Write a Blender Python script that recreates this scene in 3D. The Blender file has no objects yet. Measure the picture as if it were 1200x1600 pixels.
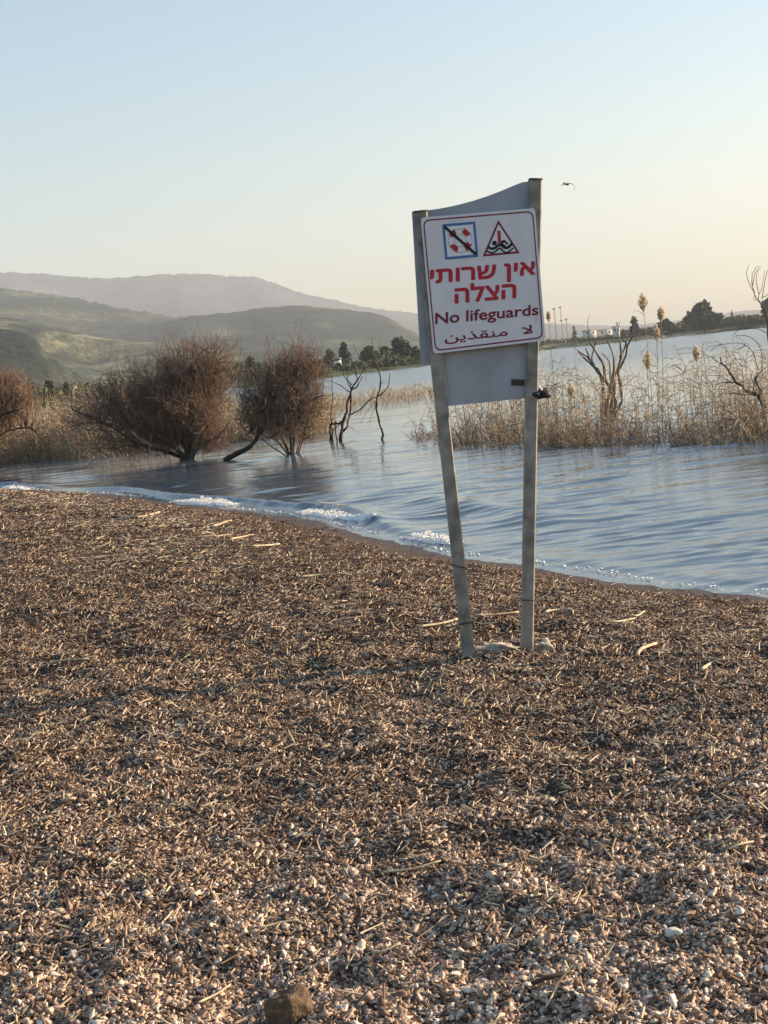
import bpy, math, random
import numpy as np
from math import radians, sin, cos, pi
from mathutils import Vector, Matrix
rng = np.random.default_rng(7)
random.seed(7)
C = bpy.context.scene.collection
SC = bpy.context.scene

# ------------------------------------------------------------------ camera, sky, sun, exposure
F, ROLL, PITCH, EYE = 2400.0, radians(6.0), radians(5.5), 2.1
SUN_AZ, SUN_EL = radians(80), radians(16)          # clockwise from the view direction
fw = np.array([0, cos(PITCH), -sin(PITCH)])
r0 = np.array([1.0, 0, 0]); u0 = np.array([0, sin(PITCH), cos(PITCH)])
cx = cos(ROLL)*r0 - sin(ROLL)*u0
cy = sin(ROLL)*r0 + cos(ROLL)*u0
cam = bpy.data.cameras.new('camera'); camo = bpy.data.objects.new('camera', cam); C.objects.link(camo)
cam.sensor_fit = 'VERTICAL'; cam.sensor_height = 24.0; cam.lens = 24.0*F/1600.0
cam.clip_start = 0.1; cam.clip_end = 60000
camo.matrix_world = Matrix(((cx[0], cy[0], -fw[0], 0), (cx[1], cy[1], -fw[1], 0), (cx[2], cy[2], -fw[2], EYE), (0, 0, 0, 1)))
SC.camera = camo
w = bpy.data.worlds.new('World'); SC.world = w; w.use_nodes = True
nt = w.node_tree
sky = nt.nodes.new('ShaderNodeTexSky'); sky.sky_type = 'NISHITA'; sky.sun_disc = False
sky.sun_elevation = SUN_EL; sky.sun_rotation = SUN_AZ
sky.air_density = 1.24; sky.dust_density = 0.95; sky.ozone_density = 2.6; sky.altitude = 0
bg = nt.nodes['Background']; bg.inputs['Strength'].default_value = 0.10
nt.links.new(sky.outputs[0], bg.inputs[0])
sd = bpy.data.lights.new('sun', 'SUN'); sd.energy = 5.0; sd.angle = radians(0.5); sd.color = (1.0, 0.76, 0.51)
so = bpy.data.objects.new('sun', sd); C.objects.link(so)
so.rotation_euler = (pi/2 - SUN_EL, 0, pi - SUN_AZ)
SC.view_settings.view_transform = 'Standard'; SC.view_settings.look = 'None'
SC.view_settings.gamma = 1; SC.view_settings.exposure = 1.22
SC.cycles.max_bounces = 6; SC.cycles.volume_bounces = 0
SC.cycles.sample_clamp_indirect = 6

def ray(px, py):
    d = fw*F + cx*(px-600) + cy*(800-py); return d/d[1]
def at_y(px, py, Y):
    d = ray(px, py); return np.array([d[0]*Y, Y, EYE + d[2]*Y])
def at_z(px, py, z=0.0):
    d = ray(px, py); t = (z-EYE)/d[2]; return np.array([d[0]*t, t, z])

# ------------------------------------------------------------------ helpers
def vnoise(x, y, seed=0):
    x = np.asarray(x, float); y = np.asarray(y, float)
    xi = np.floor(x).astype(np.int64); yi = np.floor(y).astype(np.int64)
    fx = x-xi; fy = y-yi; fx = fx*fx*(3-2*fx); fy = fy*fy*(3-2*fy)
    def h(a, b):
        n = (a*374761393 + b*668265263 + seed*982451653) & 0xffffffff
        n = ((n ^ (n >> 13))*1274126177) & 0xffffffff
        n = (n ^ (n >> 16)) & 0xffffffff
        return n/4294967295.0*2-1
    return (h(xi, yi)*(1-fx)+h(xi+1, yi)*fx)*(1-fy)+(h(xi, yi+1)*(1-fx)+h(xi+1, yi+1)*fx)*fy
def fbm(x, y, o=4, seed=0):
    s = 0; a = 1; 
    for k in range(o):
        s = s + a*vnoise(x*2**k+17*k, y*2**k+31*k, seed+k); a *= 0.5
    return s

def prop(o, label=None, cat=None, group=None, kind=None):
    if label: o['label'] = label
    if cat: o['category'] = cat
    if group: o['group'] = group
    if kind: o['kind'] = kind
    return o
def empty(name, loc, label, cat, group=None):
    o = bpy.data.objects.new(name, None); C.objects.link(o); o.location = loc
    o.empty_display_size = 0.2
    return prop(o, label, cat, group)
def link(name, me, mat=None, parent=None):
    o = bpy.data.objects.new(name, me); C.objects.link(o)
    if mat is not None and not me.materials: me.materials.append(mat)
    if parent is not None:
        o.parent = parent
        o.matrix_parent_inverse = Matrix.Translation(parent.location).inverted()
    return o
def mesh_np(name, V, Fs, smooth=False, tint=None, attr='tint'):
    """V (n,3); Fs list of face arrays (each (m,k))"""
    me = bpy.data.meshes.new(name)
    V = np.ascontiguousarray(V, np.float32)
    if not isinstance(Fs, (list, tuple)): Fs = [Fs]
    Fs = [np.asarray(f, np.int32) for f in Fs if len(f)]
    me.vertices.add(len(V)); me.vertices.foreach_set('co', V.ravel())
    nl = sum(f.size for f in Fs); nf = sum(len(f) for f in Fs)
    me.loops.add(nl); me.polygons.add(nf)
    me.loops.foreach_set('vertex_index', np.concatenate([f.ravel() for f in Fs]))
    tot = np.concatenate([np.full(len(f), f.shape[1], np.int32) for f in Fs])
    st = np.concatenate([[0], np.cumsum(tot)[:-1]]).astype(np.int32)
    me.polygons.foreach_set('loop_start', st)
    if smooth: me.polygons.foreach_set('use_smooth', np.ones(nf, bool))
    if tint is not None:
        a = me.attributes.new(attr, 'FLOAT', 'POINT'); a.data.foreach_set('value', np.ascontiguousarray(tint, np.float32))
    me.update(calc_edges=True); me.validate()
    return me
class Acc:
    def __init__(s): s.V = []; s.F = {}; s.T = []; s.n = 0
    def add(s, V, F, t=0.5):
        V = np.asarray(V, float).reshape(-1, 3); F = np.asarray(F)
        s.F.setdefault(F.shape[1], []).append(F+s.n); s.V.append(V)
        s.T.append(np.full(len(V), t) if np.isscalar(t) else np.asarray(t, float)); s.n += len(V)
    def mesh(s, name, smooth=False):
        return mesh_np(name, np.concatenate(s.V), [np.concatenate(f) for f in s.F.values()], smooth, np.concatenate(s.T))
def tubes(acc, P0, P1, ra, rb, sides=3, t=None, cap=False):
    P0 = np.asarray(P0, float).reshape(-1, 3); P1 = np.asarray(P1, float).reshape(-1, 3); n = len(P0)
    ra = np.broadcast_to(np.asarray(ra, float), (n,)); rb = np.broadcast_to(np.asarray(rb, float), (n,))
    d = P1-P0; d /= np.maximum(np.linalg.norm(d, axis=1, keepdims=True), 1e-9)
    ref = np.where(np.abs(d[:, 2:3]) > 0.9, np.array([[1.0, 0, 0]]), np.array([[0, 0, 1.0]]))
    a = np.cross(d, ref); a /= np.linalg.norm(a, axis=1, keepdims=True); b = np.cross(d, a)
    ang = np.arange(sides)*2*pi/sides
    ring = a[:, None, :]*np.cos(ang)[None, :, None] + b[:, None, :]*np.sin(ang)[None, :, None]
    V = np.concatenate([P0[:, None, :]+ring*ra[:, None, None], P1[:, None, :]+ring*rb[:, None, None]], 1)
    k = np.arange(sides); k2 = (k+1) % sides
    f = np.stack([k, k2, k2+sides, k+sides], 1)
    Fc = (np.arange(n)*2*sides)[:, None, None]+f[None]
    tt = np.full(n, 0.5) if t is None else np.broadcast_to(np.asarray(t, float), (n,))
    acc.add(V.reshape(-1, 3), Fc.reshape(-1, 4), np.repeat(tt, 2*sides))
def smooth_path(P, sub=4):
    P = np.asarray(P, float); n = len(P)
    if n < 3: return P
    Q = [P[0]]
    for i in range(n-1):
        p0 = P[max(i-1, 0)]; p1 = P[i]; p2 = P[i+1]; p3 = P[min(i+2, n-1)]
        for s in range(1, sub+1):
            u = s/sub
            Q.append(0.5*((2*p1)+(-p0+p2)*u+(2*p0-5*p1+4*p2-p3)*u*u+(-p0+3*p1-3*p2+p3)*u**3))
    return np.array(Q)
def limb(acc, P, r0_, r1_, sides=7, t=0.5, sub=4, knob=0.0):
    """a continuous tapering tube along a path"""
    P = smooth_path(P, sub); n = len(P)
    T = np.gradient(P, axis=0); T /= np.maximum(np.linalg.norm(T, axis=1, keepdims=True), 1e-9)
    ref = np.array([0.31, 0.9, 0.3]); a = np.cross(T, ref); a /= np.maximum(np.linalg.norm(a, axis=1, keepdims=True), 1e-9); b = np.cross(T, a)
    r = np.linspace(r0_, r1_, n)*(1+knob*rng.normal(size=n))
    ang = np.arange(sides)*2*pi/sides
    V = P[:, None, :]+(a[:, None, :]*np.cos(ang)[None, :, None]+b[:, None, :]*np.sin(ang)[None, :, None])*r[:, None, None]
    k = np.arange(sides); k2 = (k+1) % sides
    f = np.stack([k, k2, k2+sides, k+sides], 1)
    Fc = ((np.arange(n-1)*sides)[:, None, None]+f[None]).reshape(-1, 4)
    acc.add(V.reshape(-1, 3), Fc, t)
    c0 = acc.n-n*sides
    V2 = np.array([P[0], P[-1]]); acc.add(V2, np.array([[0, 1, 0]])[:0].reshape(0, 3), t)
    i0 = acc.n-2
    tri = np.concatenate([np.stack([c0+k2, c0+k, np.full(sides, i0)], 1), np.stack([c0+(n-1)*sides+k, c0+(n-1)*sides+k2, np.full(sides, i0+1)], 1)])
    acc.F.setdefault(3, []).append(tri)
def box_acc(acc, lo, hi, t=0.5):
    x0, y0, z0 = lo; x1, y1, z1 = hi
    V = [(x0, y0, z0), (x1, y0, z0), (x1, y1, z0), (x0, y1, z0), (x0, y0, z1), (x1, y0, z1), (x1, y1, z1), (x0, y1, z1)]
    acc.add(V, [[0, 3, 2, 1], [4, 5, 6, 7], [0, 1, 5, 4], [1, 2, 6, 5], [2, 3, 7, 6], [3, 0, 4, 7]], t)

# ------------------------------------------------------------------ materials
def mat(name, col, rough=0.9, ramp=None, attr='tint', noise=None, bump=None, metal=0.0, spec=0.3):
    """ramp: [(pos,col)...] driven by the tint attribute; noise=(scale,amount) mottles the colour"""
    m = bpy.data.materials.new(name); m.use_nodes = True; n = m.node_tree; b = n.nodes['Principled BSDF']
    b.inputs['Roughness'].default_value = rough; b.inputs['Metallic'].default_value = metal
    b.inputs['Specular IOR Level'].default_value = spec
    out = None
    if ramp:
        a = n.nodes.new('ShaderNodeAttribute'); a.attribute_name = attr
        r = n.nodes.new('ShaderNodeValToRGB'); e = r.color_ramp.elements
        while len(e) < len(ramp): e.new(0.5)
        for el, (p, c) in zip(e, ramp): el.position = p; el.color = (*c, 1)
        n.links.new(a.outputs['Fac'], r.inputs[0]); out = r.outputs[0]
    else:
        rgb = n.nodes.new('ShaderNodeRGB'); rgb.outputs[0].default_value = (*col, 1); out = rgb.outputs[0]
    if noise:
        g = n.nodes.new('ShaderNodeNewGeometry'); nz = n.nodes.new('ShaderNodeTexNoise')
        nz.inputs['Scale'].default_value = noise[0]; nz.inputs['Detail'].default_value = 6
        n.links.new(g.outputs['Position'], nz.inputs['Vector'])
        mr = n.nodes.new('ShaderNodeMapRange'); mr.inputs[1].default_value = 0.3; mr.inputs[2].default_value = 0.7
        mr.inputs[3].default_value = 1-noise[1]; mr.inputs[4].default_value = 1+noise[1]
        n.links.new(nz.outputs[0], mr.inputs[0])
        mx = n.nodes.new('ShaderNodeVectorMath'); mx.operation = 'SCALE'
        n.links.new(out, mx.inputs[0]); n.links.new(mr.outputs[0], mx.inputs['Scale']); out = mx.outputs[0]
        if bump:
            bp = n.nodes.new('ShaderNodeBump'); bp.inputs['Strength'].default_value = bump; bp.inputs['Distance'].default_value = 0.02
            n.links.new(nz.outputs[0], bp.inputs['Height']); n.links.new(bp.outputs[0], b.inputs['Normal'])
    n.links.new(out, b.inputs['Base Color'])
    return m

# ------------------------------------------------------------------ shoreline and beach height
SH = np.array([(-90, 62), (-40, 52), (-22, 45.5), (-14, 41.5), (-9.51, 38.46), (-7.48, 34.9), (-5.83, 32.14), (-3.79, 27.8), (-2.35, 24.6), (-1.43, 22.77),
               (-0.35, 19.46), (0.25, 17.52), (0.56, 16.4), (0.94, 15.73), (1.42, 14.75), (1.92, 13.54), (2.32, 12.66), (2.89, 11.76),
               (3.8, 10.2), (5.2, 8.0), (8, 3.5), (14, -8), (40, -60)], float)
def shore_s(x, y):
    x = np.asarray(x, float); y = np.asarray(y, float); best = np.full(x.shape, 1e9)
    for a, b in zip(SH[:-1], SH[1:]):
        ab = b-a; L = ab@ab
        t = np.clip(((x-a[0])*ab[0]+(y-a[1])*ab[1])/L, 0, 1)
        best = np.minimum(best, (x-a[0]-t*ab[0])**2+(y-a[1]-t*ab[1])**2)
    s = np.sqrt(best); yl = np.interp(x, SH[:, 0], SH[:, 1])
    return np.where(y < yl, s, -s)
def shore_wobble(x, y):
    return 0.10*vnoise(x*1.1, y*0.7, 3)+0.05*vnoise(x*3.1, y*2.3, 5)
def beach_z(x, y, s=None):
    if s is None: s = shore_s(x, y)
    sw = s+shore_wobble(x, y)
    land = 0.53*(1-np.exp(-(np.maximum(sw, 0)/2.2)**1.4))
    sea = -1.6*(1-np.exp(np.minimum(sw, 0)/9.0))
    dep = np.clip(sw/2.5, 0, 1)
    rough = dep*(0.030*vnoise(x*1.3, y*1.1, 11)+0.026*vnoise(x*3.7, y*3.3, 12)+0.020*vnoise(x*8.3, y*7.4, 13)+0.008*vnoise(x*19, y*17, 14))
    return np.where(sw > 0, land, sea)+rough
def ground_hit(px, py):
    d = ray(px, py); z = 0.5
    for k in range(12):
        p = at_z(px, py, z); z = 0.5*z+0.5*float(beach_z(np.array([p[0]]), np.array([p[1]]))[0])
    return at_z(px, py, z)

# ------------------------------------------------------------------ ground sheet
def grow(a, b, step, end, ratio):
    v = [b]; s = step
    while v[-1] < end: s *= ratio; v.append(min(v[-1]+s, end))
    return v[1:]
ys = list(np.arange(2.2, 13, 0.05))+list(np.arange(13, 42, 0.14))+grow(0, 42, 0.3, 9300, 1.16)
ys = [-60, -25, -8, 0, 1.2]+ys
xs_r = grow(0, 4.6, 0.08, 5500, 1.16)
xs = [-v for v in reversed(xs_r)]+list(np.arange(-4.6, 4.61, 0.06))+xs_r
gx, gy = np.meshgrid(xs, ys); S = shore_s(gx.ravel(), gy.ravel())
gz = beach_z(gx.ravel(), gy.ravel(), S)
nx, ny = len(xs), len(ys)
idx = np.arange(nx*ny).reshape(ny, nx)
quads = np.stack([idx[:-1, :-1], idx[:-1, 1:], idx[1:, 1:], idx[1:, :-1]], -1).reshape(-1, 4)
me = mesh_np('ground', np.stack([gx.ravel(), gy.ravel(), gz], 1), quads, True, np.clip(S/3+0.5, 0, 1), 'shore')
m_ground = bpy.data.materials.new('beach soil'); m_ground.use_nodes = True
n = m_ground.node_tree; b = n.nodes['Principled BSDF']
at = n.nodes.new('ShaderNodeAttribute'); at.attribute_name = 'shore'
g = n.nodes.new('ShaderNodeNewGeometry')
nz = n.nodes.new('ShaderNodeTexNoise'); nz.inputs['Scale'].default_value = 60; nz.inputs['Detail'].default_value = 8; nz.inputs['Roughness'].default_value = 0.7
n.links.new(g.outputs['Position'], nz.inputs['Vector'])
nz2 = n.nodes.new('ShaderNodeTexNoise'); nz2.inputs['Scale'].default_value = 2.2; nz2.inputs['Detail'].default_value = 4
n.links.new(g.outputs['Position'], nz2.inputs['Vector'])
rp = n.nodes.new('ShaderNodeValToRGB'); e = rp.color_ramp.elements
e[0].position = 0.30; e[0].color = (0.035, 0.023, 0.018, 1); e[1].position = 0.72; e[1].color = (0.17, 0.11, 0.072, 1)
n.links.new(nz.outputs[0], rp.inputs[0])
mul = n.nodes.new('ShaderNodeMapRange'); mul.inputs[1].default_value = 0.3; mul.inputs[2].default_value = 0.7; mul.inputs[3].default_value = 0.75; mul.inputs[4].default_value = 1.25
n.links.new(nz2.outputs[0], mul.inputs[0])
sc_ = n.nodes.new('ShaderNodeVectorMath'); sc_.operation = 'SCALE'; n.links.new(rp.outputs[0], sc_.inputs[0]); n.links.new(mul.outputs[0], sc_.inputs['Scale'])
wet = n.nodes.new('ShaderNodeMapRange'); wet.inputs[1].default_value = 0.52; wet.inputs[2].default_value = 0.70; wet.inputs[3].default_value = 1; wet.inputs[4].default_value = 0
n.links.new(at.outputs['Fac'], wet.inputs[0])
mixc = n.nodes.new('ShaderNodeMix'); mixc.data_type = 'RGBA'
n.links.new(wet.outputs[0], mixc.inputs[0]); n.links.new(sc_.outputs[0], mixc.inputs[6]); mixc.inputs[7].default_value = (0.075, 0.047, 0.033, 1)
n.links.new(mixc.outputs[2], b.inputs['Base Color'])
rr = n.nodes.new('ShaderNodeMapRange'); rr.inputs[3].default_value = 0.95; rr.inputs[4].default_value = 0.5
n.links.new(wet.outputs[0], rr.inputs[0]); n.links.new(rr.outputs[0], b.inputs['Roughness'])
b.inputs['Specular IOR Level'].default_value = 0.3
bp = n.nodes.new('ShaderNodeBump'); bp.inputs['Strength'].default_value = 0.8; bp.inputs['Distance'].default_value = 0.015
n.links.new(nz.outputs[0], bp.inputs['Height']); n.links.new(bp.outputs[0], b.inputs['Normal'])
prop(link('ground', me, m_ground), kind='structure')

# ------------------------------------------------------------------ lake water
def crest_profile(x, y, s):
    """small breaking wavelet running along the shore, and the swash behind it"""
    along = x*0.62-y*0.62
    d = -s
    off = 0.55+0.28*vnoise(along*0.35, 0*along+2, 21)
    amp = 0.10*np.clip(0.55+0.9*vnoise(along*0.30+4, 0*along, 22), 0.12, 1.2)
    u = (d-off)
    h = amp*np.exp(-(np.where(u < 0, u/0.13, u/0.34))**2)
    off2 = 1.9+0.5*vnoise(along*0.22, 0*along+9, 23)
    h += 0.05*np.clip(0.4+vnoise(along*0.25+9, 0*along, 24), 0, 1)*np.exp(-((d-off2)/0.35)**2)
    return h
wy = [4.0, 5.5, 7, 8.2]
while wy[-1] < 70: wy.append(wy[-1]+max(0.045, wy[-1]*0.0036))
while wy[-1] < 9300: wy.append(min(9300, wy[-1]*1.02))
wt = np.concatenate([-np.geomspace(1.6, 0.34, 26)[:-1], np.linspace(-0.34, 0.34, 560), np.geomspace(0.34, 1.6, 26)[1:]])
WY, WT = np.meshgrid(np.array(wy), wt, indexing='ij')
X = np.clip(WT*WY, -5500, 5500).ravel(); Y = WY.ravel()
s = shore_s(X, Y); Z = np.zeros_like(X)
r2 = np.random.default_rng(5)
fade = np.clip((140-Y)/90, 0, 1)
calm = np.clip(-s/1.5, 0.15, 1)
mod = 0.65+0.5*vnoise(X*0.16, Y*0.10, 41)
for k in range(34):
    lam = 0.20*1.105**k*(0.9+0.2*r2.random()); th = radians(-78+r2.normal()*13); kx, ky = cos(th)*2*pi/lam, sin(th)*2*pi/lam
    a = 0.0165*lam*(0.5+r2.random())/(1+(lam/0.50)**1.6)
    ph = r2.random()*6.28+1.8*vnoise(X*0.45, Y*0.30, 50+k % 5)
    dy = np.maximum(Y*0.0036, 0.045); ok = np.clip((lam*abs(sin(th))/dy-2.5)/3, 0, 1)
    q = np.sin(X*kx+Y*ky+ph)
    Z += a*ok*(2.3*((1+q)/2)**3.5-0.6)
Z *= fade*calm*mod
Z += crest_profile(X, Y, s)*(Y < 60)
idx = np.arange(len(X)).reshape(WY.shape)
FRUN = [((282, 787), (368, 791), .11), ((465, 802), (586, 819), .10), ((636, 842), (715, 854), .10), ((2, 762), (48, 766), .12)]
foam_a = np.zeros_like(X)
for a_, b_, wd_ in FRUN:
    a_, b_ = at_z(*a_)[:2], at_z(*b_)[:2]; ab = b_-a_; L = ab@ab; t_ = np.clip(((X-a_[0])*ab[0]+(Y-a_[1])*ab[1])/L, 0, 1)
    dd_ = np.sqrt((X-a_[0]-t_*ab[0])**2+(Y-a_[1]-t_*ab[1])**2)
    f_ = np.exp(-(dd_/wd_)**2)*(0.55+0.45*np.sin(pi*t_)); foam_a = np.maximum(foam_a, f_)
    Z += 0.07*f_*(0.6+0.4*vnoise(X*6, Y*6, 47))
foam_a = np.maximum(foam_a, 0.40*np.exp(-((s+0.10)/0.07)**2)*np.clip(0.5+vnoise(X*0.9-Y*0.9, Y*0, 48), 0, 1)*(Y < 60))
quads = np.stack([idx[:-1, :-1], idx[:-1, 1:], idx[1:, 1:], idx[1:, :-1]], -1).reshape(-1, 4)
keep = (s[quads].min(1) < 0.6)
me = mesh_np('water', np.stack([X, Y, Z], 1), quads[keep], True, foam_a, 'foam')
m_water = bpy.data.materials.new('lake water'); m_water.use_nodes = True
n = m_water.node_tree; b = n.nodes['Principled BSDF']
b.inputs['Base Color'].default_value = (0.066, 0.104, 0.138, 1);  b.inputs['IOR'].default_value = 1.333
g = n.nodes.new('ShaderNodeNewGeometry')
mp = n.nodes.new('ShaderNodeMapping'); mp.inputs['Scale'].default_value = (0.40, 1.0, 1); mp.inputs['Rotation'].default_value = (0, 0, radians(-20))
n.links.new(g.outputs['Position'], mp.inputs['Vector'])
sx = n.nodes.new('ShaderNodeSeparateXYZ'); n.links.new(g.outputs['Position'], sx.inputs[0])
rw = n.nodes.new('ShaderNodeMapRange'); rw.inputs[1].default_value = 25; rw.inputs[2].default_value = 160; rw.inputs[3].default_value = 0.02; rw.inputs[4].default_value = 0.24
n.links.new(sx.outputs[1], rw.inputs[0]); n.links.new(rw.outputs[0], b.inputs['Roughness'])      # open water is rougher than the sheltered shallows
rb_ = n.nodes.new('ShaderNodeMapRange'); rb_.inputs[1].default_value = 30; rb_.inputs[2].default_value = 140; rb_.inputs[3].default_value = 0.14; rb_.inputs[4].default_value = 0.05
n.links.new(sx.outputs[1], rb_.inputs[0])
n1 = n.nodes.new('ShaderNodeTexNoise'); n1.inputs['Scale'].default_value = 6.5; n1.inputs['Detail'].default_value = 5; n1.inputs['Roughness'].default_value = 0.55
n.links.new(mp.outputs[0], n1.inputs['Vector'])
n2 = n.nodes.new('ShaderNodeTexNoise'); n2.inputs['Scale'].default_value = 0.9; n2.inputs['Detail'].default_value = 3
n.links.new(mp.outputs[0], n2.inputs['Vector'])
b1 = n.nodes.new('ShaderNodeBump'); b1.inputs['Strength'].default_value = 0.30; b1.inputs['Distance'].default_value = 0.05
b2 = n.nodes.new('ShaderNodeBump'); b2.inputs['Strength'].default_value = 0.10; b2.inputs['Distance'].default_value = 0.25
n.links.new(rb_.outputs[0], b1.inputs['Strength']); n.links.new(n1.outputs[0], b1.inputs['Height']); n.links.new(n2.outputs[0], b2.inputs['Height'])
n.links.new(b1.outputs[0], b2.inputs['Normal']); n.links.new(b2.outputs[0], b.inputs['Normal'])
fa = n.nodes.new('ShaderNodeAttribute'); fa.attribute_name = 'foam'
fn = n.nodes.new('ShaderNodeTexNoise'); fn.inputs['Scale'].default_value = 14; fn.inputs['Detail'].default_value = 6; fn.inputs['Roughness'].default_value = 0.7
n.links.new(g.outputs['Position'], fn.inputs['Vector'])
ad = n.nodes.new('ShaderNodeMath'); ad.operation = 'ADD'; n.links.new(fa.outputs['Fac'], ad.inputs[0]); n.links.new(fn.outputs[0], ad.inputs[1])
fr = n.nodes.new('ShaderNodeMapRange'); fr.inputs[1].default_value = 0.88; fr.inputs[2].default_value = 1.08; n.links.new(ad.outputs[0], fr.inputs[0])
wb = n.nodes.new('ShaderNodeBsdfDiffuse'); wb.inputs['Color'].default_value = (0.86, 0.84, 0.80, 1)
ms = n.nodes.new('ShaderNodeMixShader'); n.links.new(fr.outputs[0], ms.inputs[0]); n.links.new(b.outputs[0], ms.inputs[1]); n.links.new(wb.outputs[0], ms.inputs[2])
n.links.new(ms.outputs[0], n.nodes['Material Output'].inputs['Surface'])
prop(link('water', me, m_water), kind='structure')

# ------------------------------------------------------------------ far land, shore and hills
SHORE_T = np.array([-1.6, -0.6, -0.35, -0.25, -0.12, -0.032, 0.0325, 0.09, 0.114, 0.2, 0.26, 0.6, 1.6])
SHORE_Y = np.array([90, 150, 190, 240, 330, 369, 459, 700, 880, 830, 780, 600, 400.])
def land_z(t, y):
    y0 = np.interp(t, SHORE_T, SHORE_Y); d = np.maximum(y-y0, 0)
    return -0.4+np.where(t < 0.06, 2.4, 3.6)*(1-np.exp(-d/25))+np.where(t < 0.06, 0.0058, 0.0022)*np.minimum(d, 2600)
lt = np.concatenate([-np.geomspace(1.6, 0.36, 14)[:-1], np.linspace(-0.36, 0.36, 240), np.geomspace(0.36, 1.6, 14)[1:]])
lu = np.concatenate([np.array([0, .004, .01, .02, .03]), np.geomspace(.04, 4.2, 46)])
LT, LU = np.meshgrid(lt, lu, indexing='ij'); Y0 = np.interp(LT, SHORE_T, SHORE_Y)
LY = Y0*(1+LU)+6*vnoise(LT*60, LU*0+1, 61)*np.exp(-LU*6)
LZ = land_z(LT, LY)+fbm(LT*LY/90, LY/160, 3, 63)*np.clip((LY-Y0)/300, 0, 1)*3.5
idx = np.arange(LT.size).reshape(LT.shape)
quads = np.stack([idx[:-1, :-1], idx[1:, :-1], idx[1:, 1:], idx[:-1, 1:]], -1).reshape(-1, 4)
def hill_mat(name, dark, mid, pale, sc=1.0, shift=0.5):
    m = bpy.data.materials.new(name); m.use_nodes = True; n = m.node_tree; b = n.nodes['Principled BSDF']
    b.inputs['Roughness'].default_value = 0.95; b.inputs['Specular IOR Level'].default_value = 0.1
    g = n.nodes.new('ShaderNodeNewGeometry')
    mp = n.nodes.new('ShaderNodeMapping'); mp.inputs['Scale'].default_value = (0.0034*sc, 0.0018*sc, 0.012*sc); n.links.new(g.outputs['Position'], mp.inputs['Vector'])
    a = n.nodes.new('ShaderNodeTexNoise'); a.inputs['Scale'].default_value = 1; a.inputs['Detail'].default_value = 5; a.inputs['Roughness'].default_value = 0.5; a.inputs['Distortion'].default_value = 0.6
    n.links.new(mp.outputs[0], a.inputs['Vector'])
    r = n.nodes.new('ShaderNodeValToRGB'); e = r.color_ramp.elements; e.new(0.5)
    for el, (p, c) in zip(e, ((shift-0.08, dark), (shift+0.0, mid), (shift+0.10, pale))): el.position = p; el.color = (*c, 1)
    n.links.new(a.outputs[0], r.inputs[0])
    f = n.nodes.new('ShaderNodeTexNoise'); f.inputs['Scale'].default_value = 0.055*sc; f.inputs['Detail'].default_value = 5; f.inputs['Roughness'].default_value = 0.7
    n.links.new(g.outputs['Position'], f.inputs['Vector'])
    mr = n.nodes.new('ShaderNodeMapRange'); mr.inputs[1].default_value = 0.42; mr.inputs[2].default_value = 0.60; mr.inputs[3].default_value = 0.40; mr.inputs[4].default_value = 1.2
    n.links.new(f.outputs[0], mr.inputs[0])
    v = n.nodes.new('ShaderNodeTexVoronoi'); v.inputs['Scale'].default_value = 0.0075*sc; n.links.new(g.outputs['Position'], v.inputs['Vector'])     # fields
    vb = n.nodes.new('ShaderNodeSeparateColor'); n.links.new(v.outputs['Color'], vb.inputs[0])
    vm = n.nodes.new('ShaderNodeMapRange'); vm.inputs[3].default_value = 0.68; vm.inputs[4].default_value = 1.32; n.links.new(vb.outputs[0], vm.inputs[0])
    t = n.nodes.new('ShaderNodeTexVoronoi'); t.inputs['Scale'].default_value = 0.042*sc; n.links.new(g.outputs['Position'], t.inputs['Vector'])      # single trees and scrub
    tm = n.nodes.new('ShaderNodeMapRange'); tm.inputs[1].default_value = 0.22; tm.inputs[2].default_value = 0.40; tm.inputs[3].default_value = 0.35; tm.inputs[4].default_value = 1.0; n.links.new(t.outputs['Distance'], tm.inputs[0])
    m1 = n.nodes.new('ShaderNodeMath'); m1.operation = 'MULTIPLY'; n.links.new(mr.outputs[0], m1.inputs[0]); n.links.new(vm.outputs[0], m1.inputs[1])
    m2 = n.nodes.new('ShaderNodeMath'); m2.operation = 'MULTIPLY'; n.links.new(m1.outputs[0], m2.inputs[0]); n.links.new(tm.outputs[0], m2.inputs[1])
    s = n.nodes.new('ShaderNodeVectorMath'); s.operation = 'SCALE'; n.links.new(r.outputs[0], s.inputs[0]); n.links.new(m2.outputs[0], s.inputs['Scale'])
    n.links.new(s.outputs[0], b.inputs['Base Color'])
    return m
m_field = hill_mat('valley fields', (0.035, 0.048, 0.030), (0.10, 0.12, 0.06), (0.24, 0.23, 0.14), 2.6)
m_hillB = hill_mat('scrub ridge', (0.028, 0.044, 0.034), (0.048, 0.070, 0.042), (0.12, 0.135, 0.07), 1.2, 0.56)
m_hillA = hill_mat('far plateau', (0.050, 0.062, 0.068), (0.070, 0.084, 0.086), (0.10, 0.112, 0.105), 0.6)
m_knob = hill_mat('near knoll', (0.026, 0.036, 0.030), (0.045, 0.055, 0.038), (0.15, 0.135, 0.09), 2.0, 0.60)
prop(link('far_shore', mesh_np('far_shore', np.stack([(LT*LY).ravel(), LY.ravel(), LZ.ravel()], 1), quads, True), m_field), kind='structure')

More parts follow.
